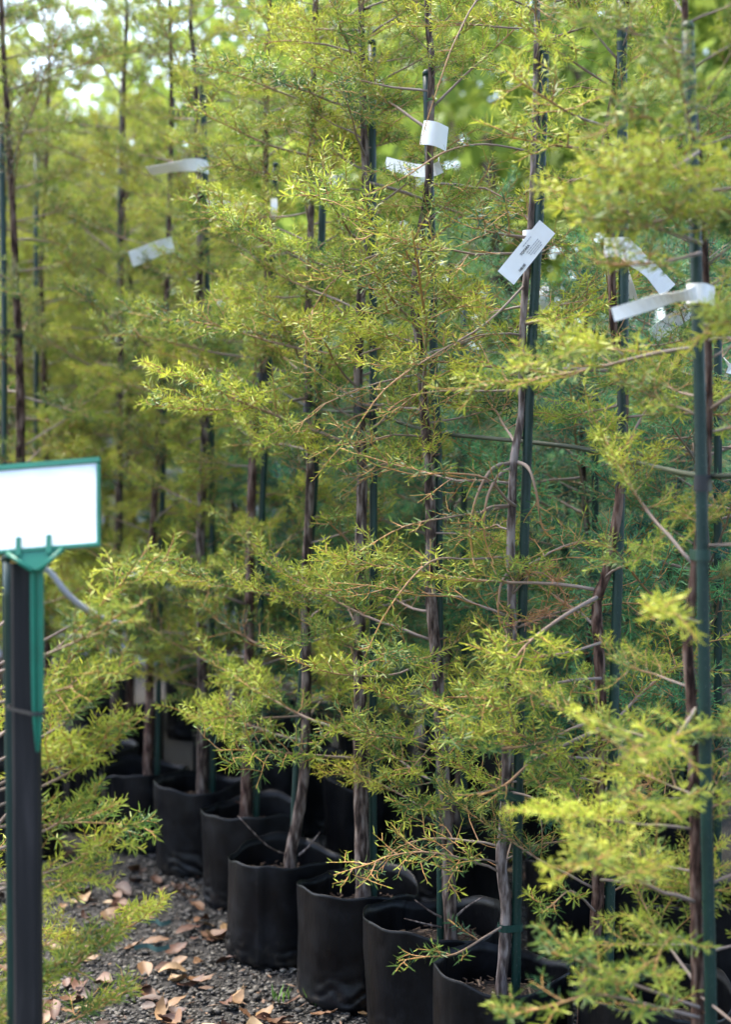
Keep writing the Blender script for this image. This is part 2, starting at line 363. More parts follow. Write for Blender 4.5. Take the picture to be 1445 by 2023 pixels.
# ------------------------------------------------------------------ trees
def add_branch(root, kind, loc, az, el, sc, roll=0, color=(1, 1, 1, 1), pair=None):
    wm, fm = pair or random.choice(LIB[kind])
    b = link('branch', wm, root); f = link('foliage', fm, b)
    f['kind'] = 'stuff'; f.color = color; b.color = color
    if pair is None:
        b.matrix_local = Matrix.Translation(loc) @ Matrix.Rotation(az, 4, 'Z') @ Matrix.Rotation(-el, 4, 'Y') @ Matrix.Rotation(roll, 4, 'X') @ Matrix.Scale(sc, 4)
    return b
GA = 2.39996
def totara(label, group, path, r0, r1, bark, nb, z0, z1, kinds=('leafy', 'leafy', 'long', 'short'), color=(1, 1, 1, 1), size=1.0, skip=None, top=True, seed=0, taper=.3, cat='tree', stubs=4):
    random.seed(1000 + seed)
    base = Vector((path[-1].x, path[-1].y, path[-1].z))
    root = tag(empty('totara_tree', base), label, cat, group)
    pts = [p - base for p in smooth_path([Vector(p) for p in path][::-1], 5)]
    m = len(pts); tr = MB()
    rad = []
    for i in range(m):
        f = i / (m - 1); rad.append((r0 + (r1 - r0) * f ** .8) * (1 + .05 * math.sin(i * 1.7) + (.35 * max(0, 1 - i / 2.5) if i < 3 else 0)))
    tr.tube(pts, rad, 12, jit=.045)
    for k in range(stubs):
        i = random.randint(2, m - 3); a = random.random() * 6.28; d = Vector((math.cos(a), math.sin(a), .3))
        tr.tube([pts[i], pts[i] + d * (rad[i] + .012), pts[i] + d * (rad[i] + .02)], [.004, .003, .0024], 5)
    tr.build('trunk', bark, root)
    zs = [p.z + base.z for p in pts]
    a = random.random() * 6.28
    for k in range(nb):
        f = (k + random.uniform(-.35, .35)) / nb; z = z0 + (z1 - z0) * f
        z = min(max(z, zs[0]), zs[-1])
        i = max(j for j in range(m) if zs[j] <= z + 1e-6); i = min(i, m - 2)
        t = (z - zs[i]) / max(1e-6, zs[i + 1] - zs[i]); p = pts[i].lerp(pts[i + 1], t)
        a += GA + random.gauss(0, .25)
        kd = random.choice(kinds); s = size * random.uniform(.75, 1.2) * (1.05 - taper * max(0, f - .45) / .55)
        el = R(random.gauss(8, 13) + 28 * max(0, f - .6))
        w_pt = p + base
        if blocks(w_pt, a, .42 * s): continue
        if skip and skip(w_pt + Vector((math.cos(a), math.sin(a), 0)) * .3 * s, a): continue
        c = random.uniform(.82, 1.15); cc = (color[0] * c * random.uniform(.93, 1.07), color[1] * c, color[2] * c, 1)
        add_branch(root, kd, p, a, el, s, random.uniform(-.5, .5), cc)
    if top:
        for k in range(3):
            add_branch(root, 'short', pts[-1] - Vector((0, 0, .04 * k)), a + k * 2, R(75 - 15 * k), size * .9, 0, color)
    return root

def trunk_path(px, d, soil=.25, dd=0, top=None, topd=None):
    """photo points from top to bottom -> world path ending in the soil"""
    out = []; n_ = len(px)
    for i, (x, y) in enumerate(px):
        out.append(P(x, y, d + dd * (1 - i / (n_ - 1)) + .006 * math.sin(i * 2.1)))
    if top: out.insert(0, Vector((out[0].x + random.uniform(-.02, .02), out[0].y, top)))
    if out[-1].z > soil + .02: out.append(Vector((out[-1].x, out[-1].y, soil - .02)))
    return out

# ------------------------------------------------------------------ planter bags
def bag_mesh(seed, r=.18, h=.33):
    random.seed(seed); mb = MB(); nt_, nz = 110, 44; ph = [random.random() * 6.28 for _ in range(8)]
    gus = random.uniform(0, 6.28)
    def rr(th, z):
        f = z / h
        v = r * (.975 + .025 * f)
        v += .0045 * f * math.sin(3 * th + ph[0]) + .003 * math.sin(2 * th + ph[1]) + .0025 * f * math.sin(7 * th + ph[2])
        c = mnoise.noise((math.cos(th) * 2 + seed, math.sin(th) * 2, z * 6)) * .0045 + abs(mnoise.noise((math.cos(th) * 5 + seed, math.sin(th) * 5, z * 14))) * .0022
        low = math.exp(-((z - .045) / .04) ** 2)
        cr = abs(math.sin(z * 80 + 5 * mnoise.noise((math.cos(th) * 3, math.sin(th) * 3 + seed, z * 9)) + 2.2 * math.sin(th * 2 + ph[3]) + 1.3 * math.sin(5 * th + ph[4])))
        c += low * .014 * (cr ** .5 - .6) * (.6 + .6 * math.sin(th * 3 + ph[5]))
        for q in (gus, gus + math.pi):
            dth = (th - q + math.pi) % (2 * math.pi) - math.pi
            c += .006 * math.exp(-(dth / .05) ** 2) - .004 * math.exp(-((dth - .13) / .09) ** 2)
        if z < .016: v -= (.016 - z) * .75
        return v + c
    def rim(th): return .014 * math.sin(2 * th + ph[6]) + .009 * math.sin(3 * th + ph[7]) + .003 * math.sin(9 * th + ph[2])
    rows = []
    for j in range(nz + 1):
        f = j / nz; row = []
        for i in range(nt_):
            th = 2 * math.pi * i / nt_; z = f * h; q = rr(th, z); zz = z + rim(th) * f ** 2
            row.append((math.cos(th) * q, math.sin(th) * q, zz))
        rows.append(row)
    for j in range(6):          # the inside, down past the soil
        f = 1 - j / 5 * .4; row = []
        for i in range(nt_):
            th = 2 * math.pi * i / nt_; z = f * h; q = rr(th, z) - .0022; zz = z + rim(th) * f ** 2 - (.0004 if j else -.0004)
            row.append((math.cos(th) * q, math.sin(th) * q, zz))
        rows.append(row)
    v = [p for row in rows for p in row]; fs = [(j * nt_ + i, j * nt_ + (i + 1) % nt_, (j + 1) * nt_ + (i + 1) % nt_, (j + 1) * nt_ + i) for j in range(len(rows) - 1) for i in range(nt_)]
    fs.append(tuple(range(nt_))[::-1])
    mb.add(v, fs); return mb.mesh('bag', M['bag'])
def soil_mesh(seed, r=.166):
    random.seed(seed); mb = MB(); v = [(0, 0, .258)]; fs = []
    for j in range(1, 9):
        for i in range(32):
            th = 2 * math.pi * i / 32; q = r * j / 8
            v.append((math.cos(th) * q, math.sin(th) * q, .252 + .010 * mnoise.noise((math.cos(th) * q * 30 + seed, math.sin(th) * q * 30, 0)) - .012 * (j / 8) ** 2))
    for i in range(32): fs.append((0, 1 + i, 1 + (i + 1) % 32))
    for j in range(7):
        for i in range(32): a = 1 + j * 32; fs.append((a + i, a + 32 + i, a + 32 + (i + 1) % 32, a + (i + 1) % 32))
    mb.add(v, fs); return mb.mesh('soil', M['soil'])
def mulch_mesh(seed):
    random.seed(seed); mb = MB()
    for k in range(150):
        th = random.random() * 6.28; q = .148 * random.random() ** .5
        rot = Matrix.Rotation(random.random() * 6.28, 3, 'Z') @ Matrix.Rotation(random.gauss(0, .35), 3, 'Y')
        mb.box((math.cos(th) * q, math.sin(th) * q, .256 + random.random() * .006), (random.uniform(.006, .028), random.uniform(.002, .007), random.uniform(.0015, .004)), rot)
    return mb.mesh('bark_mulch', M['chip'], False)
BAGS = [bag_mesh(31 + i) for i in range(5)]; SOILS = [soil_mesh(3 + i) for i in range(2)]; MULCH = [mulch_mesh(5 + i) for i in range(3)]
def planter(x, y, label, group, i, s=1.0, rz=None):
    root = tag(empty('planter_bag', (x, y, -.006), random.random() * 6.28 if rz is None else rz), label, 'planter bag', group)
    root.scale = (s, s, random.uniform(.95, 1.06)); root.rotation_euler.x = random.gauss(0, .012); root.rotation_euler.y = random.gauss(0, .012)
    link('bag', BAGS[i % 5], root); link('soil', SOILS[i % 2], root); mu = link('bark_mulch', MULCH[i % 3], root); mu['kind'] = 'stuff'
    return root

def stake(label, group, px, d, r=.0115, top=None, nubs=False, zb=.02, mat=None):
    pts = [P(x, y, d) for x, y in px]
    if top: pts.insert(0, Vector((pts[0].x, pts[0].y, top)))
    if pts[-1].z > zb + .02:
        dn = (pts[-1] - pts[-2]).normalized(); k = (pts[-1].z - zb) / max(.2, -dn.z); q = pts[-1] + dn * k; q.x = pts[-1].x + (q.x - pts[-1].x) * .3; pts.append(q)
    base = pts[-1].copy(); pp = smooth_path([p - base for p in pts][::-1], 4)
    root = tag(empty('stake', base), label, 'stake', group)
    mb = MB(); rad = [r] * len(pp); mb.tube(pp, rad, 14)
    mb.tube([pp[-1], pp[-1] + Vector((0, 0, .010)), pp[-1] + Vector((0, 0, .016))], [r * 1.06, r * 1.02, r * .6], 14)
    mb.build('rod', mat or M['stake'], root)
    if nubs:
        nb = MB()
        for i in range(len(pp) - 1):
            seg = pp[i + 1] - pp[i]; c = max(1, int(seg.length / .016))
            for k in range(c):
                p = pp[i] + seg * (k / c)
                for q in range(4):
                    a = q * 1.571 + .5 * (k % 2); o = Vector((math.cos(a), math.sin(a), 0))
                    cpt = p + o * r; tn = Vector((-o.y, o.x, 0)); zz = Vector((0, 0, 1))
                    nb.add([tuple(cpt + tn * .0016), tuple(cpt - tn * .0016), tuple(cpt + zz * .003), tuple(cpt - zz * .003), tuple(cpt + o * .0016)], [(0, 2, 4), (2, 1, 4), (1, 3, 4), (3, 0, 4)])
        o = nb.build('nubs', mat or M['stake'], root, False); o['kind'] = 'stuff'
    return root, [p + base for p in pp]

def at_z(path, z):
    path = sorted(path, key=lambda p: p.z)
    for a, b in zip(path, path[1:]):
        if a.z <= z <= b.z: return a.lerp(b, (z - a.z) / max(1e-6, b.z - a.z))
    return path[-1] if z > path[-1].z else path[0]
def loop_band(mb, c1, r1, c2, r2, width, thick=.0012, tilt=0, gap=.001):
    """a flat band wound round two upright rods"""
    ax = Vector((c2.x - c1.x, c2.y - c1.y, 0)); L = max(ax.length, 1e-4); a0 = math.atan2(ax.y, ax.x); vs = []; pts = []
    for k in range(9): a = a0 + math.pi / 2 + math.pi * k / 8; pts.append((c1.x + math.cos(a) * (r1 + gap), c1.y + math.sin(a) * (r1 + gap)))
    for k in range(9): a = a0 - math.pi / 2 + math.pi * k / 8; pts.append((c2.x + math.cos(a) * (r2 + gap), c2.y + math.sin(a) * (r2 + gap)))
    z = (c1.z + c2.z) / 2; n_ = len(pts); cx, cy = (c1.x + c2.x) / 2, (c1.y + c2.y) / 2
    for (x, y) in pts:
        o = Vector((x - cx, y - cy, 0)); o.normalize(); dz = tilt * (x - cx)
        for (e, hh) in ((0, -1), (0, 1), (1, 1), (1, -1)):
            vs.append((x + o.x * thick * e, y + o.y * thick * e, z + dz + hh * width / 2))
    mb.add(vs, [(i * 4 + k, i * 4 + (k + 1) % 4, ((i + 1) % n_) * 4 + (k + 1) % 4, ((i + 1) % n_) * 4 + k) for i in range(n_) for k in range(4)])
def tie(label, tp, sp, z, rt, rs, width, mat, group='ties holding trunks to stakes', tilt=0, knot=False):
    a, b = at_z(tp, z), at_z(sp, z); a.z = b.z = z; mb = MB(); loop_band(mb, a - Vector((0, 0, z)), rt, b - Vector((0, 0, z)), rs, width, .0016, tilt)
    o = mb.build('tie', mat, None, False, (0, 0, z)); tag(o, label, 'tie', group)
    if knot:
        k = MB(); c = (a + b) / 2 - Vector((-.012, .02, z)); k.box(c, (.018, .003, .019), Matrix.Rotation(.5, 3, 'Y')); k.build('tab', mat, o, False)
    return o

# ------------------------------------------------------------------ front row
ROW = [  # x, y(depth), bag scale, trunk px, stake px, trunk r base, r top, bark
 dict(n=0, p=(-1.17, 6.12), tr=[(250, 40), (245, 150), (241, 380), (238, 700), (235, 930), (229, 1200), (226, 1420)], st=[(242, 160), (238, 420), (238, 900), (232, 1440)], r=(.021, .006), bark='bark'),
 dict(n=1, p=(-.90, 5.80), tr=[(338, 150), (334, 450), (322, 690), (315, 800), (310, 900), (302, 1050), (298, 1180), (295, 1400), (292, 1490)], st=[(340, 200), (332, 500), (325, 700), (322, 900), (318, 1100), (311, 1490)], r=(.022, .006), bark='bark_red'),
 dict(n=2, p=(-.625, 5.45), tr=[(376, 40), (388, 160), (390, 300), (396, 400), (395, 560), (404, 850), (400, 950), (396, 1100), (400, 1400), (399, 1545)], st=[(400, 150), (404, 300), (410, 560), (414, 700), (418, 900), (420, 1520)], r=(.024, .007), bark='bark'),
 dict(n=3, p=(-.395, 5.02), tr=[(532, 60), (526, 200), (525, 350), (528, 560), (520, 730), (505, 800), (500, 900), (494, 1100), (492, 1300), (486, 1590)], st=[(545, 330), (537, 500), (531, 750), (518, 1000), (514, 1250), (506, 1600)], r=(.022, .007), bark='bark_red'),
 dict(n=4, p=(-.262, 4.46), tr=[(622, 60), (618, 300), (612, 520), (608, 690), (612, 850), (612, 980), (605, 1150), (606, 1350), (601, 1530), (586, 1630), (574, 1690)], st=[(640, 330), (632, 600), (628, 800), (622, 950), (602, 1250), (582, 1600)], r=(.021, .008), bark='bark'),
 dict(n=5, p=(-.022, 4.10), tr=[(714, 20), (717, 190), (722, 330), (722, 450), (712, 620), (708, 760), (715, 880), (715, 1000), (711, 1130), (712, 1300), (712, 1500), (715, 1640), (718, 1765)], st=[(735, 88), (737, 550), (738, 900), (738, 1200), (737, 1500), (738, 1770)], r=(.024, .008), bark='bark'),
 dict(n=6, p=(.187, 3.75), tr=[(846, 0), (853, 120), (850, 280), (845, 380), (829, 480), (820, 600), (832, 700), (838, 800), (848, 930), (852, 1050), (850, 1150), (862, 1300), (875, 1500), (885, 1700), (892, 1850)], st=[(844, 150), (850, 380), (855, 550), (858, 750), (866, 900), (868, 1300), (872, 1780)], r=(.020, .008), bark='bark'),
 dict(n=7, p=(.330, 3.37), tr=[(1062, 0), (1052, 400), (1037, 590), (1032, 700), (1031, 820), (1017, 900), (1012, 1010), (1010, 1080), (1012, 1250), (1005, 1400), (1000, 1580), (991, 1700), (1001, 1800), (991, 1950)], st=[(1077, 92), (1067, 400), (1056, 600), (1046, 800), (1036, 1100), (1026, 1500), (1020, 1960)], r=(.0155, .007), bark='bark_pale'),
 dict(n=8, p=(.655, 3.17), tr=[(1238, 0), (1216, 170), (1194, 300), (1205, 400), (1210, 560), (1215, 650), (1234, 780), (1230, 900), (1223, 1000), (1200, 1130), (1180, 1190), (1185, 1290), (1188, 1400), (1186, 1560), (1171, 1640), (1183, 1740), (1176, 1850), (1157, 1940)], st=[(1229, 0), (1231, 280), (1233, 640), (1223, 1100), (1216, 1300), (1210, 1600), (1204, 1900)], r=(.0165, .007), bark='bark_red'),
 dict(n=9, p=(.655, 2.62), tr=[(1354, 0), (1362, 150), (1380, 290), (1392, 500), (1400, 700), (1400, 850), (1392, 980), (1372, 1150), (1360, 1260), (1368, 1400), (1374, 1600), (1377, 1800), (1380, 2000)], st=[(1360, 60), (1376, 500), (1386, 900), (1392, 1300), (1398, 1650), (1406, 2023)], r=(.0135, .006), bark='bark_red'),
]
ORD = ['', 'first', 'second', 'third', 'fourth', 'fifth', 'sixth', 'seventh', 'eighth', 'ninth']
def where(n):
    if n == 7: return 'carrying the printed price tag'
    if n == 8: return 'beside the price-tagged tree, wavy reddish trunk'
    if n == 9: return 'at the open end of the front row'
    return '%s along the front row beyond the price-tagged tree' % ORD[7 - n]
PATHS = {}
KEEP = [(1035, 505, 3.34, 120), (858, 264, 3.74, 70), (1295, 550, 3.22, 90), (1300, 600, 2.62, 95), (300, 500, 5.62, 75), (355, 332, 5.35, 60), (985, 1010, 3.28, 120)]
def blocks(root_pt, a, L):
    for f in (.15, .3, .45, .6, .8, 1):
        q = root_pt + Vector((math.cos(a), math.sin(a), .1)) * L * f
        if q.y < .3: continue
        x = 722.5 + q.x / q.y * FPX; y = 950 - (q.z - CAM_H) / q.y * FPX
        for (kx, ky, kd, kr) in KEEP:
            if q.y < kd and (x - kx) ** 2 + (y - ky) ** 2 < (kr * 3.3 / q.y) ** 2: return True
    return False
def clear_low(n):
    """keep the bags in the front row in view: no boughs low down on the open side"""
    def f(tip, a): return tip.z < LOW[n] or (tip.z < .95 and math.sin(a) < -.3 and random.random() < .55) or (.8 < tip.z < 1.62 and random.random() < (.5 if n >= 3 else .25))
    return f
LOW = {0: .62, 1: .6, 2: .62, 3: .62, 4: .62, 5: .62, 6: .55, 7: .5, 8: .45, 9: .4}
for t in ROW:
    n = t['n']; d = t['p'][1]; random.seed(n + 50)
    off = {8: .03, 9: .06}.get(n, 0)
    path = trunk_path(t['tr'], d + off, top=P(t['tr'][0][0], t['tr'][0][1], d).z + {0: .3, 1: .5, 2: .1, 3: .35}.get(n, .45))
    PATHS[n] = path
    kinds = ('leafy', 'leafy', 'short', 'long')
    nb = 90 if n > 2 else 74; size = .95
    if n == 7: kinds = ('twiggy', 'twiggy', 'twiggy', 'short', 'leafy'); nb = 62; size = .85
    if n == 6: kinds = ('leafy', 'short', 'twiggy', 'leafy', 'long'); nb = 76; size = .9
    if n == 8: nb = 84; size = .82
    if n == 9: nb = 84; size = .74
    lab = {7: 'sparse twiggy totara tree carrying the printed price tag, pale slim trunk'}.get(n, 'young totara tree with yellow-green needles, ' + where(n))
    totara(lab, 'totara trees in the front row', path, t['r'][0], t['r'][1], M[t['bark']], nb, .5, path[0].z - .02, kinds, seed=n, size=size, skip=clear_low(n), color=(1, 1, 1, 1))
    planter(t['p'][0], t['p'][1], 'black plastic planter bag under the totara ' + where(n), 'planter bags in the front row', n, {7: .92, 8: .97}.get(n, 1.0))
    root, sp = stake('dark green garden stake with the totara ' + where(n), 'stakes in the front row', t['st'], d + off + {8: .0, 9: -.035, 7: .004, 6: .02}.get(n, .02), nubs=n >= 7)
    t['sp'] = sp

# ------------------------------------------------------------------ rows behind
back = [  # x, y, kind colour, group
 (.95, 3.95, 'b'), (.69, 4.45, 'b'), (.315, 4.98, 'b'), (.02, 5.5, 'b'), (-.28, 6.05, 'b'), (-.62, 6.6, 'b'),
 (1.42, 4.5, 'c'), (1.1, 5.1, 'c'), (.78, 5.7, 'c'), (.42, 6.3, 'c'), (.05, 6.9, 'c'), (-.35, 7.4, 'c'),
 (1.75, 5.6, 'c'), (1.4, 6.4, 'c'), (.95, 7.2, 'c'), (.5, 7.9, 'c'), (-.02, 8.4, 'c')]
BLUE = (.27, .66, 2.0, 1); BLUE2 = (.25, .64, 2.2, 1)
for i, (x, y, c) in enumerate(back):
    random.seed(300 + i); h = random.uniform(1.95, 2.3) if c == 'b' else random.uniform(1.85, 2.4)
    path = [Vector((x + random.gauss(0, .02), y + random.gauss(0, .02), .25 + (h - .25) * k / 6)) for k in range(6, -1, -1)]
    path[-1].x, path[-1].y = x, y
    row = 'second row' if c == 'b' else ('third row' if i < 12 else 'fourth row'); nth = ORD[1 + (i if i < 6 else (i - 6 if i < 12 else i - 12))]
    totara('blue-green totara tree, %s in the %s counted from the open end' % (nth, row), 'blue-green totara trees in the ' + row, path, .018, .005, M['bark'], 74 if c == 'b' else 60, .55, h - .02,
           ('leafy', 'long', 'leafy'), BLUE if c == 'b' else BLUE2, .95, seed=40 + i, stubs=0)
    planter(x, y, 'dusty black bag of the %s blue-green totara in the %s from the open end' % (nth, row), 'planter bags in the ' + row, i)
    stake('dark green stake of the %s blue-green totara in the %s from the open end' % (nth, row), 'stakes in the ' + row, [(722.5 + (x + .03) / y * FPX, 1011.5 - 61 - (h - .15 - CAM_H) / y * FPX), (722.5 + (x + .03) / y * FPX, 1500)], y - .03)
left = [(-1.48, 6.6), (-1.74, 7.05), (-1.95, 7.6), (-1.2, 7.2), (-1.5, 8.1), (-2.2, 8.4), (-1.0, 8.3), (-2.5, 9.2), (-1.75, 9.3), (-1.1, 9.4)]
for i, (x, y) in enumerate(left):
    random.seed(500 + i); h = random.uniform(3.1, 3.7)
    path = [Vector((x + random.gauss(0, .02), y + random.gauss(0, .02), .25 + (h - .25) * k / 6)) for k in range(6, -1, -1)]
    path[-1].x, path[-1].y = x, y
    r0 = .028 if i == 1 else .021
    totara('thick-trunked yellow-green totara tree at the dim far end of the rows' if i == 1 else 'yellow-green totara tree crowded at the far end of the front rows', 'totara trees at the far end', path, r0, .007, M['bark_red'], 84, .6, h - .02, ('leafy', 'long', 'leafy'), (1, 1, 1, 1), 1.0, seed=80 + i, stubs=0)
    planter(x, y, 'black planter bag under the thick-trunked far totara' if i == 1 else 'black planter bag crowded at the far end of the front rows', 'planter bags at the far end', i)
    stake('dark green stake beside the thick-trunked far totara' if i == 1 else 'dark green stake crowded at the far end of the front rows', 'stakes at the far end', [(722.5 + (x - .05) / y * FPX, 300), (722.5 + (x - .05) / y * FPX, 1300)], y - .03)

dk = dict(n=10, p=(-1.39, 5.62), r=(.026, .008), tr=[(2, 0), (12, 200), (24, 400), (31, 550), (37, 700), (40, 820), (38, 1100), (31, 1450)], st=[(2, 250), (8, 640), (8, 1000), (14, 1450)])
path = trunk_path(dk['tr'], 5.62, top=3.9); PATHS[10] = path; ROW.append(dk)
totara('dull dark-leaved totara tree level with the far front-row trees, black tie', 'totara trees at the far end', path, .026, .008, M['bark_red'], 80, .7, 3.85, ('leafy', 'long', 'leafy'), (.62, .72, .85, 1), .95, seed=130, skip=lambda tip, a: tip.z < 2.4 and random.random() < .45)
planter(dk['p'][0], dk['p'][1], 'black planter bag under the dull dark-leaved totara', 'planter bags at the far end', 2)
_, dk['sp'] = stake('dark green stake tied to the dull dark-leaved totara', 'stakes at the far end', dk['st'], 5.58)
# tree just outside the frame beside the sign post, its boughs reach into view
random.seed(900)
path = [Vector((-.83 + random.gauss(0, .01), 2.86, .2 + 2.1 * k / 6)) for k in range(6, -1, -1)]
def near_skip(tip, a): return tip.z > 1.1
totara('yellow-green totara tree close behind the dark sign post', 'totara trees by the sign', path, .016, .006, M['bark'], 58, .28, 2.28, ('leafy', 'leafy', 'short'), (1.0, 1.0, 1, 1), .85, seed=120, skip=near_skip, top=False, taper=.2)
planter(-.83, 2.86, 'black planter bag close behind the dark sign post', 'planter bags by the sign', 3)
stake('short dark green stake rising just behind the dark sign post', 'stakes by the sign', [(18, 1108), (22, 1500), (24, 1800)], 2.62, .0115)

# ------------------------------------------------------------------ sign on its post
D = 2.42
pc = P(50, 1400, D + .06); post = tag(empty('post', (pc.x, pc.y, -.02)), 'dark weathered post carrying the blank white sign', 'post')
zt = P(48, 1112, D + .06).z
mb = MB(); hw = .0225
ring = []
for j, z in enumerate(np.linspace(0, zt + .02, 26)):
    for (sx, sy) in ((-1, -.7), (-.7, -1), (.7, -1), (1, -.7), (1, .7), (.7, 1), (-.7, 1), (-1, .7)):
        wv = 1 + .035 * mnoise.noise((sx * 3, sy * 3, z * 4))
        ring.append((sx * hw * wv + .002 * math.sin(z * 2), sy * hw * wv, z))
fs = [(j * 8 + k, j * 8 + (k + 1) % 8, (j + 1) * 8 + (k + 1) % 8, (j + 1) * 8 + k) for j in range(25) for k in range(8)] + [tuple(range(8))[::-1], tuple(200 + k for k in range(8))]
mb.add(ring, fs); mb.build('shaft', M['post'], post, False)
mb = MB(); mb.add([(-.021, -.021, zt + .0205), (.021, -.021, zt + .0205), (.021, .021, zt + .0205), (-.021, .021, zt + .0205), (-.017, -.015, zt + .040), (.008, -.015, zt + .026), (.008, .015, zt + .026), (-.017, .015, zt + .040)],
    [(4, 5, 6, 7), (0, 1, 5, 4), (1, 2, 6, 5), (2, 3, 7, 6), (3, 0, 4, 7)]); mb.build('cut_top', M['raw_wood'], post, False)

sb = P(72, 1090, D); sign = tag(empty('plant_sign', sb), 'blank white sign in a green plastic frame on a spike', 'sign')
tilt = Matrix.Rotation(R(-4.6), 3, 'Y') @ Matrix.Rotation(R(-24), 3, 'X')      # board leans back and a little up to the right
BW, BH = .216, .160
mb = MB(); mb.box(tilt @ Vector((0, .002, BH / 2 + .004)), (BW - .012, .004, BH - .010), tilt); mb.build('card', M['sign_white'], sign, False)
mb = MB(); mb.box(tilt @ Vector((0, .006, BH / 2 + .004)), (BW, .004, BH), tilt); mb.build('backing', M['sign_green'], sign, False)
for (c, s) in (((0, 0, BH + .002), (BW + .002, .012, .009)), ((0, 0, .004), (BW + .002, .010, .006)), ((BW / 2 - .002, 0, BH / 2), (.0045, .011, BH - .012)), ((-BW / 2 + .002, 0, BH / 2), (.0045, .011, BH - .012))):
    mb = MB(); mb.box(tilt @ Vector(c), s, tilt); mb.build('frame_edge', M['sign_green'], sign, False)
for x in (-.030, .022):
    mb = MB(); mb.box(tilt @ Vector((x, -.006, .010)), (.009, .003, .034), tilt); mb.build('clip', M['sign_green'], sign, False)
mb = MB(); mb.add([tuple(tilt @ Vector(v)) for v in [(-.050, -.003, .0), (.046, -.003, .0), (.010, -.003, -.034), (-.012, -.003, -.034), (-.050, .004, .0), (.046, .004, .0), (.010, .004, -.034), (-.012, .004, -.034)]],
    [(0, 3, 2, 1), (4, 5, 6, 7), (0, 1, 5, 4), (1, 2, 6, 5), (2, 3, 7, 6), (3, 0, 4, 7)])
br = mb.build('bracket', M['sign_green'], sign, False)
for a, b in (((-.050, -.004, 0), (-.006, -.004, -.036)), ((.046, -.004, 0), (.006, -.004, -.036))):
    mb = MB(); mb.tube([tilt @ Vector(a), tilt @ Vector(b)], .0042, 8); mb.build('rib', M['sign_green'], br)
L_sp = (1512 - 1115) / FPX * D
mb = MB(); rows = []
for z, hw_ in ((-.026, .0105), (-.05, .0112), (-L_sp * .55, .0108), (-L_sp * .8, .009), (-L_sp, .0022)):
    for (x, y) in ((-1, -.25), (-.35, -.25), (-.2, .15), (.2, .15), (.35, -.25), (1, -.25), (1, .45), (-1, .45)): rows.append((x * hw_, y * .011, z))
mb.add(rows, [(j * 8 + k, j * 8 + (k + 1) % 8, (j + 1) * 8 + (k + 1) % 8, (j + 1) * 8 + k) for j in range(4) for k in range(8)] + [tuple(range(8))[::-1], tuple(32 + k for k in range(8))])
mb.build('spike', M['sign_green'], sign, False)
wz = P(60, 1408, D).z
mb = MB(); loop_band(mb, Vector((pc.x, pc.y, 0)), .029, Vector((sb.x, sb.y, 0)), .0125, .006, .0022)
tag(mb.build('wire_tie', M['tie_black'], None, False, (0, 0, wz)), 'dark wire tie binding the green spike to the post', 'tie')
mb = MB(); pts = smooth_path([P(76, 1116, D + .035), P(100, 1132, D + .03), P(128, 1168, D + .05), P(155, 1194, D + .1), P(184, 1212, D + .2), P(214, 1226, D + .32), P(240, 1232, D + .42)], 4); o0 = pts[0].copy()
mb.tube([p - o0 for p in pts], .0056, 8); tag(mb.build('strap', M['cord_grey'], None, True, o0), 'grey strap curving away from behind the sign bracket', 'strap')

# ------------------------------------------------------------------ tags
def strip(mb, pts, ups, width, thick=.0005):
    pts = [Vector(p) for p in pts]; m = len(pts); vs = []
    for i, p in enumerate(pts):
        t = (pts[min(i + 1, m - 1)] - pts[max(i - 1, 0)]).normalized(); u = Vector(ups[i] if isinstance(ups, list) else ups)
        u = (u - t * u.dot(t)).normalized(); nn = t.cross(u)
        for (a, b) in ((-1, -1), (1, -1), (1, 1), (-1, 1)): vs.append(tuple(p + u * a * width / 2 + nn * b * thick))
    mb.add(vs, [(i * 4 + k, i * 4 + (k + 1) % 4, (i + 1) * 4 + (k + 1) % 4, (i + 1) * 4 + k) for i in range(m - 1) for k in range(4)] + [(3, 2, 1, 0), tuple((m - 1) * 4 + k for k in range(4))])
def paper_tag(label, pts, ups, width, loop=None, group='white paper tags on the trees'):
    sp = smooth_path(pts, 5); o = sp[0].copy()
    if isinstance(ups, list):
        uu = smooth_path([Vector(u) for u in ups], 5)
        ups = [tuple(u) for u in uu]
    root = tag(empty('paper_tag', o), label, 'tag', group)
    mb = MB(); strip(mb, [p - o for p in sp], ups, width); mb.build('flag', M['paper'], root, False)
    if loop:
        c1, r1, c2, r2, lw = loop; mb = MB(); loop_band(mb, c1 - o, r1, c2 - o, r2, lw, .0006, 0, .004); mb.build('loop', M['paper'], root, False)
    return root, sp, ups
def loop_for(n, z, lw, extra=0):
    t = [x for x in ROW if x['n'] == n][0]; a = at_z(PATHS[n], z).copy(); b = at_z(t['sp'], z).copy(); a.z = b.z = z
    return (a, t['r'][1] + .004 + extra, b, .0125 + extra, lw)
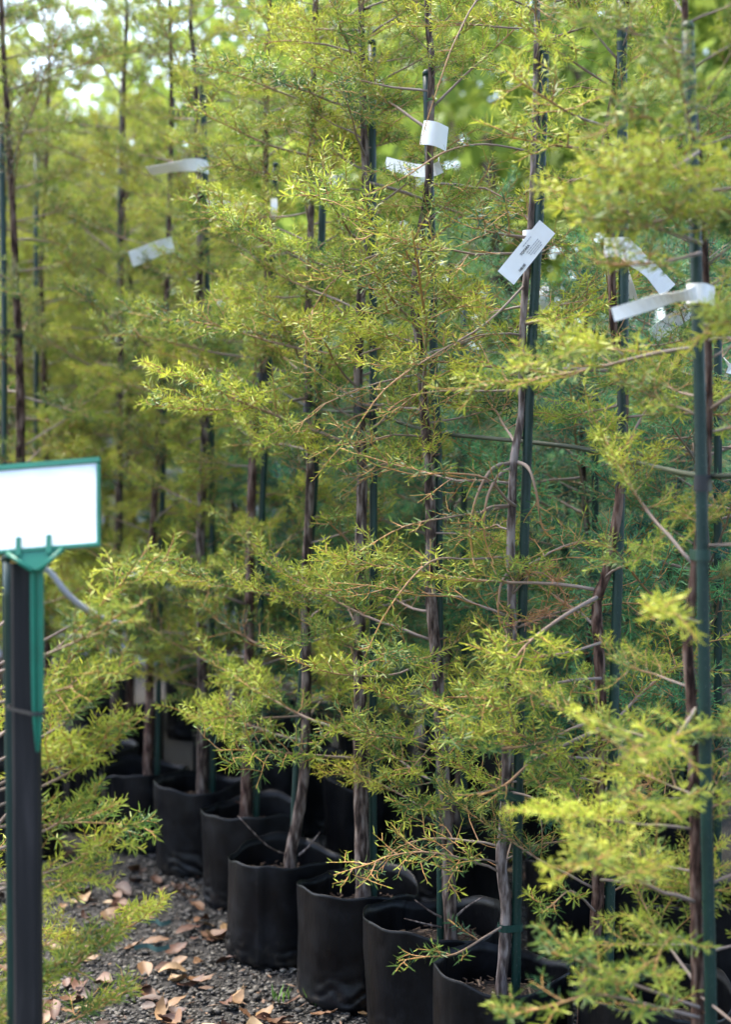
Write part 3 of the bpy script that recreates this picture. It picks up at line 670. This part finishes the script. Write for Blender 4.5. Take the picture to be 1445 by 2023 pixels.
# the printed tag
d7 = 3.37
A, B = P(1066, 468, d7 - .06), P(1000, 549, d7 - .10); mid = A.lerp(B, .5)
width7 = .048; up7 = (P(1012, 562, d7 - .1) - P(988, 534, d7 - .1)).normalized()
rt, sp7, u7 = paper_tag('white paper tag printed TOTARA with a price, hung on the pale trunk', [A + (A - B) * .25, A, mid, B], tuple(up7), width7, loop_for(7, P(0, 470, d7).z, .034))
ax = (B - mid).normalized(); upv = (up7 - ax * up7.dot(ax)).normalized(); nrm = ax.cross(upv); nrm = nrm if nrm.y < 0 else -nrm
def lettering(txt, center, size, mat, name='lettering'):
    cu = bpy.data.curves.new(name, 'FONT'); cu.body = txt; cu.size = size; cu.offset = size * .035; cu.align_x = 'CENTER'; cu.align_y = 'CENTER'
    tmp = bpy.data.objects.new('tmp', cu); COL.objects.link(tmp); dg = bpy.context.evaluated_depsgraph_get()
    me = bpy.data.meshes.new_from_object(tmp.evaluated_get(dg)); bpy.data.objects.remove(tmp); me.materials.clear(); me.materials.append(mat)
    o = link(name, me, rt); xx = -ax; yy = nrm.cross(xx); mt = Matrix((xx, yy, nrm)).transposed().to_4x4(); mt.translation = Vector(center) - rt.location; o.matrix_local = mt
    return o
xx, yy = -ax, nrm.cross(-ax)
def tp(f, s): # f along from the tip end, s across
    tot = 0; pl = sp7[::-1]; acc = [0]
    for a, b in zip(pl, pl[1:]): acc.append(acc[-1] + (b - a).length)
    q = f * acc[-1]
    for i in range(len(pl) - 1):
        if acc[i] <= q <= acc[i + 1]: p = pl[i].lerp(pl[i + 1], (q - acc[i]) / (acc[i + 1] - acc[i])); break
    return p + yy * s + nrm * .0022
lettering('TOTARA', tp(.50, .006), .0085, M['ink'])
lettering('$40.00', tp(.27, -.015), .0085, M['ink'])
for k, (s, ln_) in enumerate(((.015, .034), (-.001, .045), (-.006, .043), (-.011, .040), (-.0155, .026))):
    mb = MB(); c = tp(.62, s) - rt.location; x0 = -ln_ / 2
    while x0 < ln_ / 2:
        wl = random.uniform(.003, .007); c2 = c + xx * (x0 + wl / 2)
        mb.add([tuple(c2 + xx * a * wl / 2 + yy * b * .0009) for a, b in ((-1, -1), (1, -1), (1, 1), (-1, 1))], [(0, 1, 2, 3)]); x0 += wl + .0015
    mb.build('fine_print', M['ink_grey'], rt, False)
# others
d6 = 3.75
paper_tag('small squarish white tag curled round the trunk above the price-tagged tree\'s neighbour', [P(834, 262, d6 - .02), P(845, 262, d6 - .045), P(862, 265, d6 - .05), P(880, 273, d6 - .02), P(884, 276, d6 + .01)], (.12, 0, 1), .062)
paper_tag('pale tag strip behind the squarish tag, looped on a stake', [P(866, 322, d6 + .05), P(864, 334, d6 + .03), P(820, 336, d6 + .12), P(762, 322, d6 + .2)], (0, 0, 1), .034)
d8 = 3.2
paper_tag('cream tag hanging askew with its blank back showing, beside the wavy trunk', [P(1232, 488, d8 - .03), P(1256, 508, d8 - .03), P(1290, 538, d8 + .02), P(1322, 575, d8 + .04)], [(0, 0, 1), tuple(P(1335, 560, d8) - P(1302, 592, d8))] * 2, .044, loop_for(8, P(0, 490, d8).z, .044))
paper_tag('narrow white tag end hanging edge-on beside a green stake', [P(1236, 540, d8 + .05), P(1243, 560, d8 + .04), P(1251, 590, d8 + .06)], (.5, -.6, .2), .024)
d9 = 2.66
paper_tag('long white tag stretched from the end tree towards the wavy trunk', [P(1378, 580, d9 - .055), P(1340, 586, d9 - .06), P(1290, 598, d9 - .05), P(1212, 622, d9 - .03)], [(0, 0, 1), (.1, -.8, .6), (.1, -.4, .9), (.1, 0, 1)], .026, loop_for(9, P(0, 583, d9).z, .036, .002))
paper_tag('bright white tag slanting behind the end tree on a blue-green totara', [P(1378, 600, 3.9), P(1340, 628, 3.88), P(1290, 664, 3.9)], (-.3, -.2, 1), .044, group='white paper tags behind')
paper_tag('white tag end hanging behind the pale trunk on a blue-green totara', [P(1075, 565, 4.4), P(1076, 588, 4.38), P(1078, 612, 4.4)], (1, 0, 0), .03, group='white paper tags behind')
paper_tag('white tag poking out beyond the end tree', [P(1460, 745, 3.2), P(1446, 728, 3.18), P(1436, 716, 3.2)], (-.4, 0, .7), .03, group='white paper tags behind')
paper_tag('plain white tag flag sticking out among the far totara boughs', [P(342, 483, 5.68), P(320, 488, 5.62), P(290, 500, 5.58), P(258, 512, 5.55)], [(0, 0, 1), (.2, -.2, 1), (.25, 0, 1), (.3, 0, 1)], .062, group='white paper tags far')
paper_tag('white tag band wrapped on a far trunk with a thin twisted end', [P(412, 332, 5.38), P(396, 326, 5.3), P(376, 326, 5.28), P(345, 330, 5.3), P(294, 338, 5.36)], [(0, 0, 1), (0, 0, 1), (0, -.4, .9), (0, -.8, .5), (0, -.8, .4)], .046, group='white paper tags far')
paper_tag('crumpled white tag tip lit among far totara needles', [P(650, 352, 4.3), P(665, 358, 4.28), P(682, 352, 4.3)], (.2, -.3, 1), .034, group='white paper tags far')
paper_tag('beige tag strip between two far trunks', [P(410, 400, 5.0), P(460, 405, 4.95), P(528, 408, 4.95)], (0, -.6, .6), .026, group='white paper tags far')
paper_tag('small white tag end hanging down by a far stake', [P(541, 392, 4.9), P(542, 412, 4.88), P(540, 432, 4.9)], (1, 0, 0), .022, group='white paper tags far')

# ------------------------------------------------------------------ ties and the support line
def rowt(n): return [x for x in ROW if x['n'] == n][0]
for n, py, rt_, wd, mt, lb, kn in [(7, 1832, .0155, .017, 'tie_green', 'green tape tie low on the pale trunk above the bag', False), (7, 1572, .015, .022, 'tie_green', 'green mesh tie where the pale trunk forks from its stake', False),
        (8, 1862, .0165, .018, 'tie_green', 'green tape tie with a folded tab on the reddish trunk', True), (9, 1452, .013, .022, 'tie_green', 'green band tie on the end tree\'s lower trunk', False), (9, 1098, .012, .02, 'tie_green', 'green band tie on the end tree below the black one', False),
        (9, 955, .0115, .03, 'tie_black', 'black wrapped tie on the end tree where the line crosses', False), (5, 815, .017, .03, 'tie_black', 'black rubber tie on the second trunk beyond the price tag', False), (4, 806, .017, .03, 'tie_black', 'black rubber tie on the third trunk beyond the price tag', False), (3, 745, .017, .03, 'tie_black', 'black rubber tie on the fourth trunk beyond the price tag', False), (10, 660, .02, .03, 'tie_black', 'black rubber tie on the dull dark-leaved tree', False)]:
    t = rowt(n); tie(lb, PATHS[n], t['sp'], P(0, py, t['p'][1]).z, rt_, .0125, wd, M[mt], knot=kn)
mb = MB(); pts = smooth_path([P(522, 752, 5.06), P(618, 806, 4.5), P(735, 816, 4.14), P(800, 838, 3.98), P(870, 856, 3.82), P(960, 865, 3.6), P(1052, 874, 3.44), P(1150, 886, 3.33), P(1225, 905, 3.24), P(1300, 924, 2.98), P(1388, 940, 2.71), P(1470, 938, 2.62), P(1600, 930, 2.5)], 5); o0 = pts[0].copy()
mb.tube([p - o0 for p in pts], .0055, 8); tag(mb.build('support_line', M['rope'], None, True, o0), 'thin dark olive line strung along the stakes at trunk height', 'line')

# ------------------------------------------------------------------ chosen boughs that the photo shows singly
TREES = {o['label']: o for o in COL.objects if o.name.startswith('totara_tree')}
def tree_of(n): return [o for o in COL.objects if o.name.startswith('totara_tree') and (o.location - Vector((PATHS[n][-1].x, PATHS[n][-1].y, PATHS[n][-1].z))).length < .01][0]
def bough(n, px, r0=.004, color=(1, 1, 1, 1), **kw):
    """px: (x, y, depth offset from its tree) from the trunk outwards"""
    root = tree_of(n); d = rowt(n)['p'][1]; base = root.location
    random.seed(int(px[0][0] * 7 + px[-1][1]))
    pts = smooth_path([P(x, y, d + o) - base for x, y, o in px], 4)
    b = add_branch(root, None, None, 0, 0, 1, 0, color, branch_meshes(pts, r0, **kw))
bough(7, [(1010, 915, 0), (975, 925, -.06), (945, 975, -.1), (930, 1040, -.11), (936, 1110, -.11)], .0062, n2=5, l2=.1, bare=.6, fresh=.2, gap=.007, curl=.5, wid=.0029, tipneedles=False)
bough(7, [(1012, 925, 0), (985, 940, -.08), (963, 985, -.12), (957, 1050, -.12), (972, 1110, -.12)], .0055, n2=5, l2=.1, bare=.55, fresh=.2, gap=.007, curl=.5, wid=.0029, tipneedles=False)
bough(7, [(1022, 912, 0), (1045, 925, -.08), (1060, 970, -.11), (1072, 1040, -.1), (1094, 1065, -.1)], .0055, n2=5, l2=.1, bare=.5, fresh=.2, gap=.007, curl=.4, wid=.0029, tipneedles=False)
bough(7, [(1008, 1000, 0), (970, 1002, -.05), (940, 1025, -.08), (925, 1060, -.09)], .005, n2=6, l2=.12, bare=.5, fresh=.2, gap=.007, curl=.5, wid=.0029)
bough(7, [(1008, 1130, 0), (992, 1150, -.05), (985, 1200, -.06), (990, 1240, -.06)], .005, n2=4, l2=.1, bare=.4, fresh=.25, gap=.007, tipneedles=False)
bough(7, [(1020, 1000, 0), (1000, 985, -.06), (960, 945, -.1), (880, 935, -.13), (815, 942, -.16)], .0048, n2=8, l2=.14, bare=.3, fresh=.22, gap=.0065, wid=.0032, tipneedles=False)
bough(7, [(1005, 1100, 0), (930, 1105, -.1), (850, 1110, -.14), (770, 1200, -.16), (720, 1300, -.18)], .0035, n2=3, l2=.07, bare=.5, fresh=.3, gap=.009, wid=.0032, ln=.02)
bough(7, [(1010, 1000, 0), (900, 1020, -.1), (800, 1040, -.16), (710, 1090, -.2)], .003, n2=3, l2=.06, bare=.5, fresh=.25, gap=.009, wid=.0034, ln=.027, curl=.6)
bough(7, [(1040, 560, 0), (960, 640, -.1), (860, 700, -.16), (760, 770, -.2), (690, 870, -.22)], .003, n2=5, l2=.07, bare=.3, fresh=.28, gap=.009, wid=.0032, ln=.02)
bough(7, [(1050, 300, 0), (960, 285, -.1), (880, 300, -.16), (800, 350, -.2), (725, 385, -.22)], .003, n2=3, l2=.06, bare=.3, fresh=.2, gap=.011, wid=.0029, ln=.024, curl=.5)
bough(7, [(1060, 20, 0), (960, -10, -.1), (905, 70, -.16), (870, 160, -.2), (828, 290, -.22)], .0026, n2=2, l2=.05, bare=.3, fresh=.1, gap=.012, wid=.0029, ln=.024)
bough(7, [(1048, 470, 0), (985, 462, -.06), (940, 450, -.1)], .005, n2=8, l2=.16, bare=.2, fresh=.25, gap=.0065, wid=.0032)
bough(7, [(1036, 640, 0), (1090, 630, -.1), (1180, 622, -.18)], .0045, n2=8, l2=.15, bare=.3, fresh=.4)
bough(7, [(995, 1830, 0), (960, 1850, -.08), (900, 1885, -.14), (845, 1890, -.18), (788, 1898, -.2)], .0036, n2=6, l2=.09, bare=.25, fresh=.3, gap=.0062, wid=.0034)
bough(7, [(985, 1705, 0), (950, 1698, -.06), (905, 1715, -.1), (885, 1745, -.12)], .003, n2=6, l2=.09, bare=.3, fresh=.3, gap=.006, wid=.0034)
bough(7, [(1010, 1565, 0), (1050, 1575, -.06), (1095, 1608, -.1), (1140, 1640, -.12)], .004, n2=6, l2=.11, bare=.4, fresh=.3, gap=.006, wid=.0034)
bough(7, [(1060, 1588, -.08), (1070, 1620, -.09), (1072, 1660, -.1), (1068, 1712, -.1)], .0014, n2=0, fresh=.35, gap=.006, wid=.0034, curl=-.3)
bough(6, [(862, 1290, 0), (790, 1330, -.1), (700, 1335, -.16), (620, 1320, -.2), (525, 1278, -.24)], .004, n2=7, l2=.09, bare=.25, fresh=.55, up=.7)
bough(6, [(870, 1480, 0), (800, 1460, -.12), (730, 1450, -.18), (680, 1425, -.2)], .004, n2=9, l2=.12, bare=.2, fresh=.5)
bough(6, [(880, 1600, 0), (840, 1590, -.1), (780, 1590, -.15)], .0026, n2=5, l2=.08, bare=.2, fresh=.35)
bough(6, [(878, 1540, 0), (830, 1550, -.1), (775, 1555, -.15)], .0026, n2=4, l2=.08, bare=.2, fresh=.4)
bough(5, [(710, 1430, 0), (660, 1440, -.12), (620, 1480, -.18)], .003, n2=7, l2=.1, bare=.3, fresh=.3)
bough(5, [(712, 1100, 0), (680, 1060, -.1), (648, 1032, -.14)], .0052, n2=4, l2=.1, bare=.7, fresh=.4, tipneedles=False)
bough(8, [(1180, 1180, 0), (1110, 1220, -.1), (1040, 1275, -.16), (1000, 1330, -.18), (950, 1380, -.2)], .0052, n2=9, l2=.13, bare=.35, fresh=.5)
bough(8, [(1188, 1420, 0), (1130, 1440, -.1), (1060, 1470, -.16), (960, 1480, -.2), (880, 1465, -.22)], .0045, n2=9, l2=.14, bare=.25, fresh=.45)
bough(8, [(1185, 1440, 0), (1060, 1500, -.1), (1000, 1550, -.16), (945, 1573, -.2)], .005, n2=5, l2=.12, bare=.1, fresh=.4, tipneedles=False)
bough(8, [(1200, 250, 0), (1140, 230, -.2), (1080, 195, -.3), (1010, 150, -.36)], .004, n2=9, l2=.14, bare=.3, fresh=.75)
bough(8, [(1205, 300, 0), (1120, 290, -.1), (1000, 270, -.2)], .0045, n2=9, l2=.15, bare=.3, fresh=.45)
bough(9, [(1380, 1230, 0), (1340, 1215, -.2), (1290, 1205, -.3)], .003, n2=6, l2=.09, bare=.3, fresh=.7)
bough(9, [(1375, 1400, 0), (1330, 1460, -.15), (1270, 1470, -.25), (1230, 1500, -.3)], .0042, n2=10, l2=.13, bare=.2, fresh=.65)
bough(9, [(1375, 1560, 0), (1320, 1600, -.15), (1270, 1580, -.22)], .0042, n2=9, l2=.12, bare=.2, fresh=.65)
bough(9, [(1380, 1880, 0), (1340, 1850, -.1), (1310, 1870, -.2), (1290, 1930, -.25)], .003, n2=7, l2=.09, bare=.2, fresh=.55)
bough(9, [(1380, 400, 0), (1290, 440, -.1), (1200, 400, -.15), (1160, 395, -.18)], .0052, n2=10, l2=.15, bare=.3, fresh=.6)
bough(9, [(1385, 500, 0), (1300, 520, -.1), (1200, 525, -.14)], .0042, n2=8, l2=.12, bare=.3, fresh=.5)
bough(9, [(1382, 2010, 0), (1280, 1985, -.1), (1180, 1965, -.16), (1080, 1990, -.2), (985, 2010, -.22)], .004, n2=12, l2=.13, bare=.1, fresh=.6)
bough(9, [(1382, 1990, 0), (1240, 1940, -.1), (1150, 1900, -.14), (1080, 1880, -.16)], .004, n2=10, l2=.11, bare=.15, fresh=.5)
for px in ([(1382, 300, 0), (1330, 330, -.12), (1270, 325, -.2), (1210, 345, -.24)], [(1385, 360, 0), (1410, 340, -.15), (1450, 335, -.25), (1500, 345, -.3)], [(1380, 260, 0), (1330, 250, -.1), (1270, 230, -.18), (1215, 250, -.22)], [(1385, 430, 0), (1330, 420, -.14), (1260, 372, -.22), (1200, 380, -.25)], [(1390, 450, 0), (1420, 440, -.1), (1470, 430, -.2)], [(1395, 640, 0), (1420, 640, -.14), (1470, 630, -.22)], [(1388, 480, 0), (1310, 455, -.12), (1250, 440, -.2), (1140, 430, -.26)], [(1230, 700, .3), (1200, 690, .1), (1130, 700, .02), (1060, 720, -.05)]):
    bough(9, px, .0036, n2=11, l2=.13, bare=.25, fresh=.62)
near = [o for o in COL.objects if o.name.startswith('totara_tree') and o['label'].endswith('dark sign post')][0]
random.seed(909)
for (sx, sy, ex, ey, dy) in [(-50, 1330, 335, 1095, .05), (-50, 1400, 270, 1120, -.02), (-40, 1520, 245, 1325, .0), (-40, 1600, 255, 1440, -.05), (-40, 1500, 190, 1230, .08), (-40, 1680, 190, 1570, .0), (-40, 1760, 250, 1635, .06), (-40, 1800, 185, 1700, .1), (-40, 1940, 322, 1790, .1), (-40, 1980, 225, 1850, .02), (-40, 2060, 245, 1960, .08), (-40, 1560, 150, 1480, -.1), (-40, 2000, 120, 1900, -.1), (-40, 1700, 130, 1390, .12), (-40, 1460, 160, 1340, .1), (-60, 1290, 110, 1090, .1), (-40, 1330, 262, 1196, -.3)]:
    d = 2.86; mx_, my_ = (sx + ex) / 2, (sy + ey) / 2 + 22
    pts = smooth_path([Vector((-.83, 2.86, P(0, sy + 30, 2.86).z)) - near.location, P(mx_, my_, d + dy * .6) - near.location, P((mx_ + ex) / 2, (my_ + ey) / 2 + 6, d + dy * .8) - near.location, P(ex, ey, d + dy) - near.location], 4)
    add_branch(near, None, None, 0, 0, 1, 0, (1, 1, 1, 1), branch_meshes(pts, .0042, n2=10, l2=.12, bare=.42, fresh=.55))
bough(8, [(1188, 1340, 0), (1100, 1350, -.1), (1000, 1395, -.16), (905, 1420, -.2)], .004, n2=12, l2=.14, bare=.2, fresh=.55)
bough(8, [(1188, 1500, 0), (1100, 1490, -.1), (1010, 1445, -.15), (925, 1462, -.18)], .004, n2=12, l2=.14, bare=.2, fresh=.45)
bough(8, [(1187, 1270, 0), (1120, 1290, -.08), (1040, 1300, -.14), (960, 1290, -.18)], .004, n2=11, l2=.13, bare=.2, fresh=.5)
bough(8, [(1186, 1545, 0), (1120, 1535, -.1), (1060, 1555, -.14)], .0035, n2=9, l2=.11, bare=.2, fresh=.3)
bough(8, [(1178, 1680, 0), (1140, 1655, -.06), (1100, 1620, -.1)], .003, n2=6, l2=.09, bare=.2, fresh=.25)
bough(8, [(1176, 1800, 0), (1130, 1760, -.06), (1090, 1790, -.1), (1070, 1800, -.1)], .003, n2=7, l2=.08, bare=.2, fresh=.25)
bough(6, [(868, 1400, 0), (800, 1385, -.1), (745, 1375, -.14)], .0035, n2=9, l2=.12, bare=.2, fresh=.5)
bough(6, [(872, 1450, 0), (830, 1500, -.1), (800, 1530, -.14)], .003, n2=8, l2=.1, bare=.2, fresh=.35)
bough(7, [(1004, 1450, 0), (960, 1440, -.06), (900, 1475, -.1)], .003, n2=9, l2=.12, bare=.2, fresh=.3)
# dry brown sprigs
for px in ([(1010, 1180, 0), (1060, 1130, -.08), (1110, 1165, -.1), (1120, 1200, -.1)], [(1000, 1235, 0), (1040, 1225, -.06), (1085, 1215, -.08)]):
    bough(7, px, .002, n2=5, l2=.07, bare=.2, fresh=.5, mat=M['deadneedle'], gap=.007, wid=.0022)
bough(8, [(1185, 1590, 0), (1240, 1570, -.1), (1290, 1560, -.12)], .002, n2=4, l2=.06, bare=.2, fresh=.4, mat=M['deadneedle'], gap=.006)

# ------------------------------------------------------------------ fallen leaves, scraps, weeds
def leaf_shape(seed, L=.06, Wd=.024):
    random.seed(seed); mb = MB(); nu, nv = 7, 4; cu, cv = random.uniform(-8, 22), random.uniform(10, 45); tw = random.uniform(-9, 9); vs = []
    for i in range(nu):
        f = i / (nu - 1); wv = Wd * math.sin(math.pi * (f * .93 + .035)) ** .75
        for j in range(nv):
            s = (j / (nv - 1) - .5) * 2; x = (f - .5) * L; y = s * wv / 1.6
            z = cu * x * x * .7 + cv * y * y + tw * x * y + .0015 * math.sin(f * 15 + s * 3)
            vs.append((x, y, z))
    fs = [(i * nv + j, (i + 1) * nv + j, (i + 1) * nv + j + 1, i * nv + j + 1) for i in range(nu - 1) for j in range(nv - 1)]
    mb.add(vs, fs); mb.tube([(-L / 2, 0, cu * L * L / 4 * .7), (-L * .62, .002, cu * L * L / 4 * .7 + .003)], .0009, 4)
    zmin = min(v[2] for v in vs); mb.v[0][:, 2] -= zmin; mb.v[1][:, 2] -= zmin
    return mb.mesh('fallen_leaf', M['deadleaf'])
LV = [leaf_shape(70 + i, random.uniform(.035, .075), random.uniform(.016, .034)) for i in range(10)]
allp = [(t['p'][0], t['p'][1]) for t in ROW] + [(x, y) for x, y, c in back] + left + [(-.83, 2.86)]
random.seed(77); cnt = 0
while cnt < 280:
    if cnt < 200: y = 3.6 + 2.2 * random.random() ** 1.4; x = random.uniform(-.29 * y, .10 * y)
    else: y = random.uniform(4.2, 6); x = random.uniform(-.1, 1.0)
    if x > .17 + (3.75 - y) * .45 and cnt < 200: continue
    if any((x - a) ** 2 + (y - b) ** 2 < .205 ** 2 for a, b in allp): continue
    o = link('fallen_leaf', LV[random.randrange(10)]); o.location = (x, y, .0045)
    o.rotation_euler = (random.gauss(0, .25), random.gauss(0, .25), random.random() * 6.28); o.scale = (random.uniform(.9, 1.55),) * 3
    tag(o, 'curled brown dead leaf lying on the grey gravel', 'leaf', 'dead leaves scattered on the gravel'); cnt += 1
for i, (x, y, l) in enumerate(((300, 1889, .055), (312, 1838, .04))):
    dd = FPX * CAM_H / (y - 950); p = P(x, y, dd); mb = MB()
    strip(mb, smooth_path([(-l, 0, .012), (-l * .3, .01, .018), (l * .3, -.006, .010), (l, .004, .016)], 4), (0, .4, 1), .014, .0008)
    o = mb.build('tie_scrap', M['tie_green'], None, False, (p.x, p.y, .004)); tag(o, ('longer', 'shorter')[i] + ' green plastic tie scrap dropped on the gravel', 'scrap', 'tie scraps on the gravel')
p = P(806, 1716, 4.72); mb = MB(); random.seed(3)
vs = []; 
for j in range(6):
    for i in range(6): vs.append(((i / 5 - .5) * .06 + random.gauss(0, .003), (j / 5 - .5) * .045 + random.gauss(0, .003), .02 + random.gauss(0, .007) + .012 * math.sin(i * 1.3)))
mb.add(vs, [(j * 6 + i, j * 6 + i + 1, (j + 1) * 6 + i + 1, (j + 1) * 6 + i) for j in range(5) for i in range(5)])
tag(mb.build('paper_scrap', M['paper'], None, False, (p.x, 4.72, .0)), 'crumpled white paper scrap on the ground behind the bags', 'scrap')
mb = MB(); random.seed(5)
for (px, py) in ((602, 1975), (618, 1990), (350, 1690), (365, 1700), (690, 1650), (700, 1655), (560, 1985), (200, 1720), (885, 1660)):
    dd = min(FPX * CAM_H / (py - 950), 7); c = P(px, py, dd)
    for k in range(9):
        a = random.random() * 6.28; h = random.uniform(.02, .06); q = Vector((c.x + random.gauss(0, .02), dd + random.gauss(0, .02), 0)); t = Vector((math.cos(a) * h * .5, math.sin(a) * h * .5, h)); s = Vector((-math.sin(a), math.cos(a), 0)) * .0035
        mb.add([tuple(q), tuple(q + t * .5 + s), tuple(q + t), tuple(q + t * .5 - s)], [(0, 1, 2, 3)], random.random())
o = link('weeds', mb.mesh('weeds', M['weed'], attr='age')); tag(o, 'small green weeds sprouting in the gravel beside the bags', 'weeds', kind='stuff')
mb = MB(); random.seed(15)
for k in range(2600):
    y = 3.4 + 3.4 * random.random() ** 1.3; x = random.uniform(-.3 * y, .26 * y)
    if mnoise.noise((x * 3, y * 3, 5)) + random.gauss(0, .25) < .0: continue
    a = random.random() * 6.28; l = random.uniform(.006, .024); wd = random.uniform(.001, .006); q = Vector((x, y, random.uniform(.003, .009))); t = Vector((math.cos(a) * l, math.sin(a) * l, random.gauss(0, .15) * l)); n2_ = Vector((-math.sin(a), math.cos(a), random.gauss(0, .3))) * wd
    mb.add([tuple(q - t), tuple(q + n2_), tuple(q + t), tuple(q - n2_)], [(0, 1, 2, 3)], random.random())
M['litter'] = attr_mat('leaf_litter', [(0, (.02, .012, .008)), (.5, (.07, .035, .02)), (1, (.18, .11, .065))], .8)
o = link('leaf_litter', mb.mesh('leaf_litter', M['litter'], attr='age')); tag(o, 'crumbled brown leaf and twig litter strewn through the gravel', 'litter', kind='stuff')
# sticks in the bags
for (n, px) in ((3, [(575, 1690, .02), (530, 1672, -.04), (470, 1612, -.12)]), (4, [(590, 1690, 0), (610, 1672, -.03), (632, 1645, -.05)]), (6, [(872, 1832, 0), (845, 1826, -.05), (800, 1815, -.09)]), (6, [(872, 1812, 0), (850, 1800, -.03), (820, 1778, -.05)]), (6, [(900, 1812, 0), (925, 1790, -.03), (955, 1772, -.05)])):
    dd = rowt(4 if n == 3 else n)['p'][1]; pts = smooth_path([P(x, y, dd + o) for x, y, o in px], 4); o0 = pts[0].copy(); mb = MB()
    mb.tube([p - o0 for p in pts], [.0035 - .0018 * i / (len(pts) - 1) for i in range(len(pts))], 6)
    root = tree_of(4 if n == 3 else n); ob = mb.build('bare_twig', M['bark_pale'], root); ob.location = o0 - root.location

# ------------------------------------------------------------------ far background
def crown_mesh(seed, nl, rx, rz, ls):
    r_ = np.random.default_rng(seed); mb = MB(); cl = [(r_.normal(0, .45) * rx, r_.normal(0, .45) * rx, r_.uniform(-.9, .95) * rz) for _ in range(26)]
    V = []; F = []; A_ = []
    for k in range(nl):
        c = cl[r_.integers(len(cl))]; p = np.array(c) + r_.normal(0, .2, 3) * rx; d = r_.normal(0, 1, 3); d[2] -= .3; d /= np.linalg.norm(d); s = np.cross(d, r_.normal(0, 1, 3)); s /= np.linalg.norm(s); l = ls * r_.uniform(.6, 1.2); b = len(V)
        V += [p, p + d * l * .5 + s * l * .3, p + d * l, p + d * l * .5 - s * l * .3]; F.append((b, b + 1, b + 2, b + 3)); A_.append([np.clip(r_.normal(.5, .22), 0, 1)] * 4)
    mb.add(np.array(V), F, np.array(A_).ravel()); return mb.mesh('crown', M['leaf_green'], attr='age')
CR = [crown_mesh(i, 6000, 1.3, 1.7, .11) for i in range(3)]
random.seed(41)
spots = [(-6.0, 14.5, 1.75), (-4.3, 17, 1.7), (-.9, 14.6, 1.75), (1.2, 13.2, 1.8), (2.9, 12.2, 1.9), (5.2, 13, 2.0), (3.9, 16.5, 2.4), (.9, 18, 2.4), (-2.4, 19, 1.9), (7.6, 15, 2.2), (-8.6, 16, 2.1), (-3.4, 14.2, 1.5), (-5.2, 12.6, 1.45)]
for i, (x, y, s) in enumerate(spots):
    root = tag(empty('broadleaf_tree', (x, y, 0), random.random() * 6), 'bright green broad-leaved tree blurred far behind the totara rows', 'tree', 'broad-leaved trees in the background')
    root.scale = (s, s, s); mb = MB(); mb.tube([(0, 0, -.05), (.03, 0, .8), (-.02, .05, 1.6), (.05, .02, 2.6)], [.1, .08, .06, .03], 8); mb.build('trunk', M['bark'], root)
    for k in range(4):
        a = k * 1.6; mb = MB(); mb.tube([(0, .03, 1.3 + .2 * k), (math.cos(a) * .4, math.sin(a) * .4, 1.8 + .2 * k), (math.cos(a) * .9, math.sin(a) * .9, 2.5 + .2 * k)], [.045, .03, .012], 6); mb.build('limb', M['bark'], root)
    c = link('crown', CR[i % 3], root); c.location = (0, 0, 2.15)
    cc = random.uniform(.8, 1.15); c.color = (cc, cc, cc, 1)
def hedge(seed):
    r_ = np.random.default_rng(seed); V = []; F = []; A_ = []
    for k in range(16000):
        p = np.array((r_.uniform(-30, 30), 24 + r_.normal(0, 1.2), r_.random() ** .8 * (3.3 + math.sin(r_.random() * 6) * .5))); d = r_.normal(0, 1, 3); d /= np.linalg.norm(d); s = np.cross(d, r_.normal(0, 1, 3)); s /= np.linalg.norm(s); l = .45 * r_.uniform(.6, 1.2); b = len(V)
        V += [p, p + d * l * .5 + s * l * .3, p + d * l, p + d * l * .5 - s * l * .3]; F.append((b, b + 1, b + 2, b + 3)); A_.append([np.clip(r_.normal(.45, .2), 0, 1)] * 4)
    mb = MB(); mb.add(np.array(V), F, np.array(A_).ravel()); o = link('shrub_belt', mb.mesh('shrub_belt', M['leaf_green'], attr='age')); tag(o, 'far belt of green shrubs beyond the nursery rows', 'shrubs', kind='stuff')
hedge(2)
wl = tag(empty('boundary_wall', (-2.1, 11.5, 0)), 'pale grey wall glimpsed between the trunks at the far end', 'wall')
for i in range(4):
    mb = MB(); mb.box((-1.2 + i * .8, 0, .87), (.786, .12, 1.74)); mb.build('panel', M['wall'], wl, False)
mb = MB(); mb.box((0, 0, 1.775), (3.3, .18, .07)); mb.build('coping', M['wall'], wl, False)
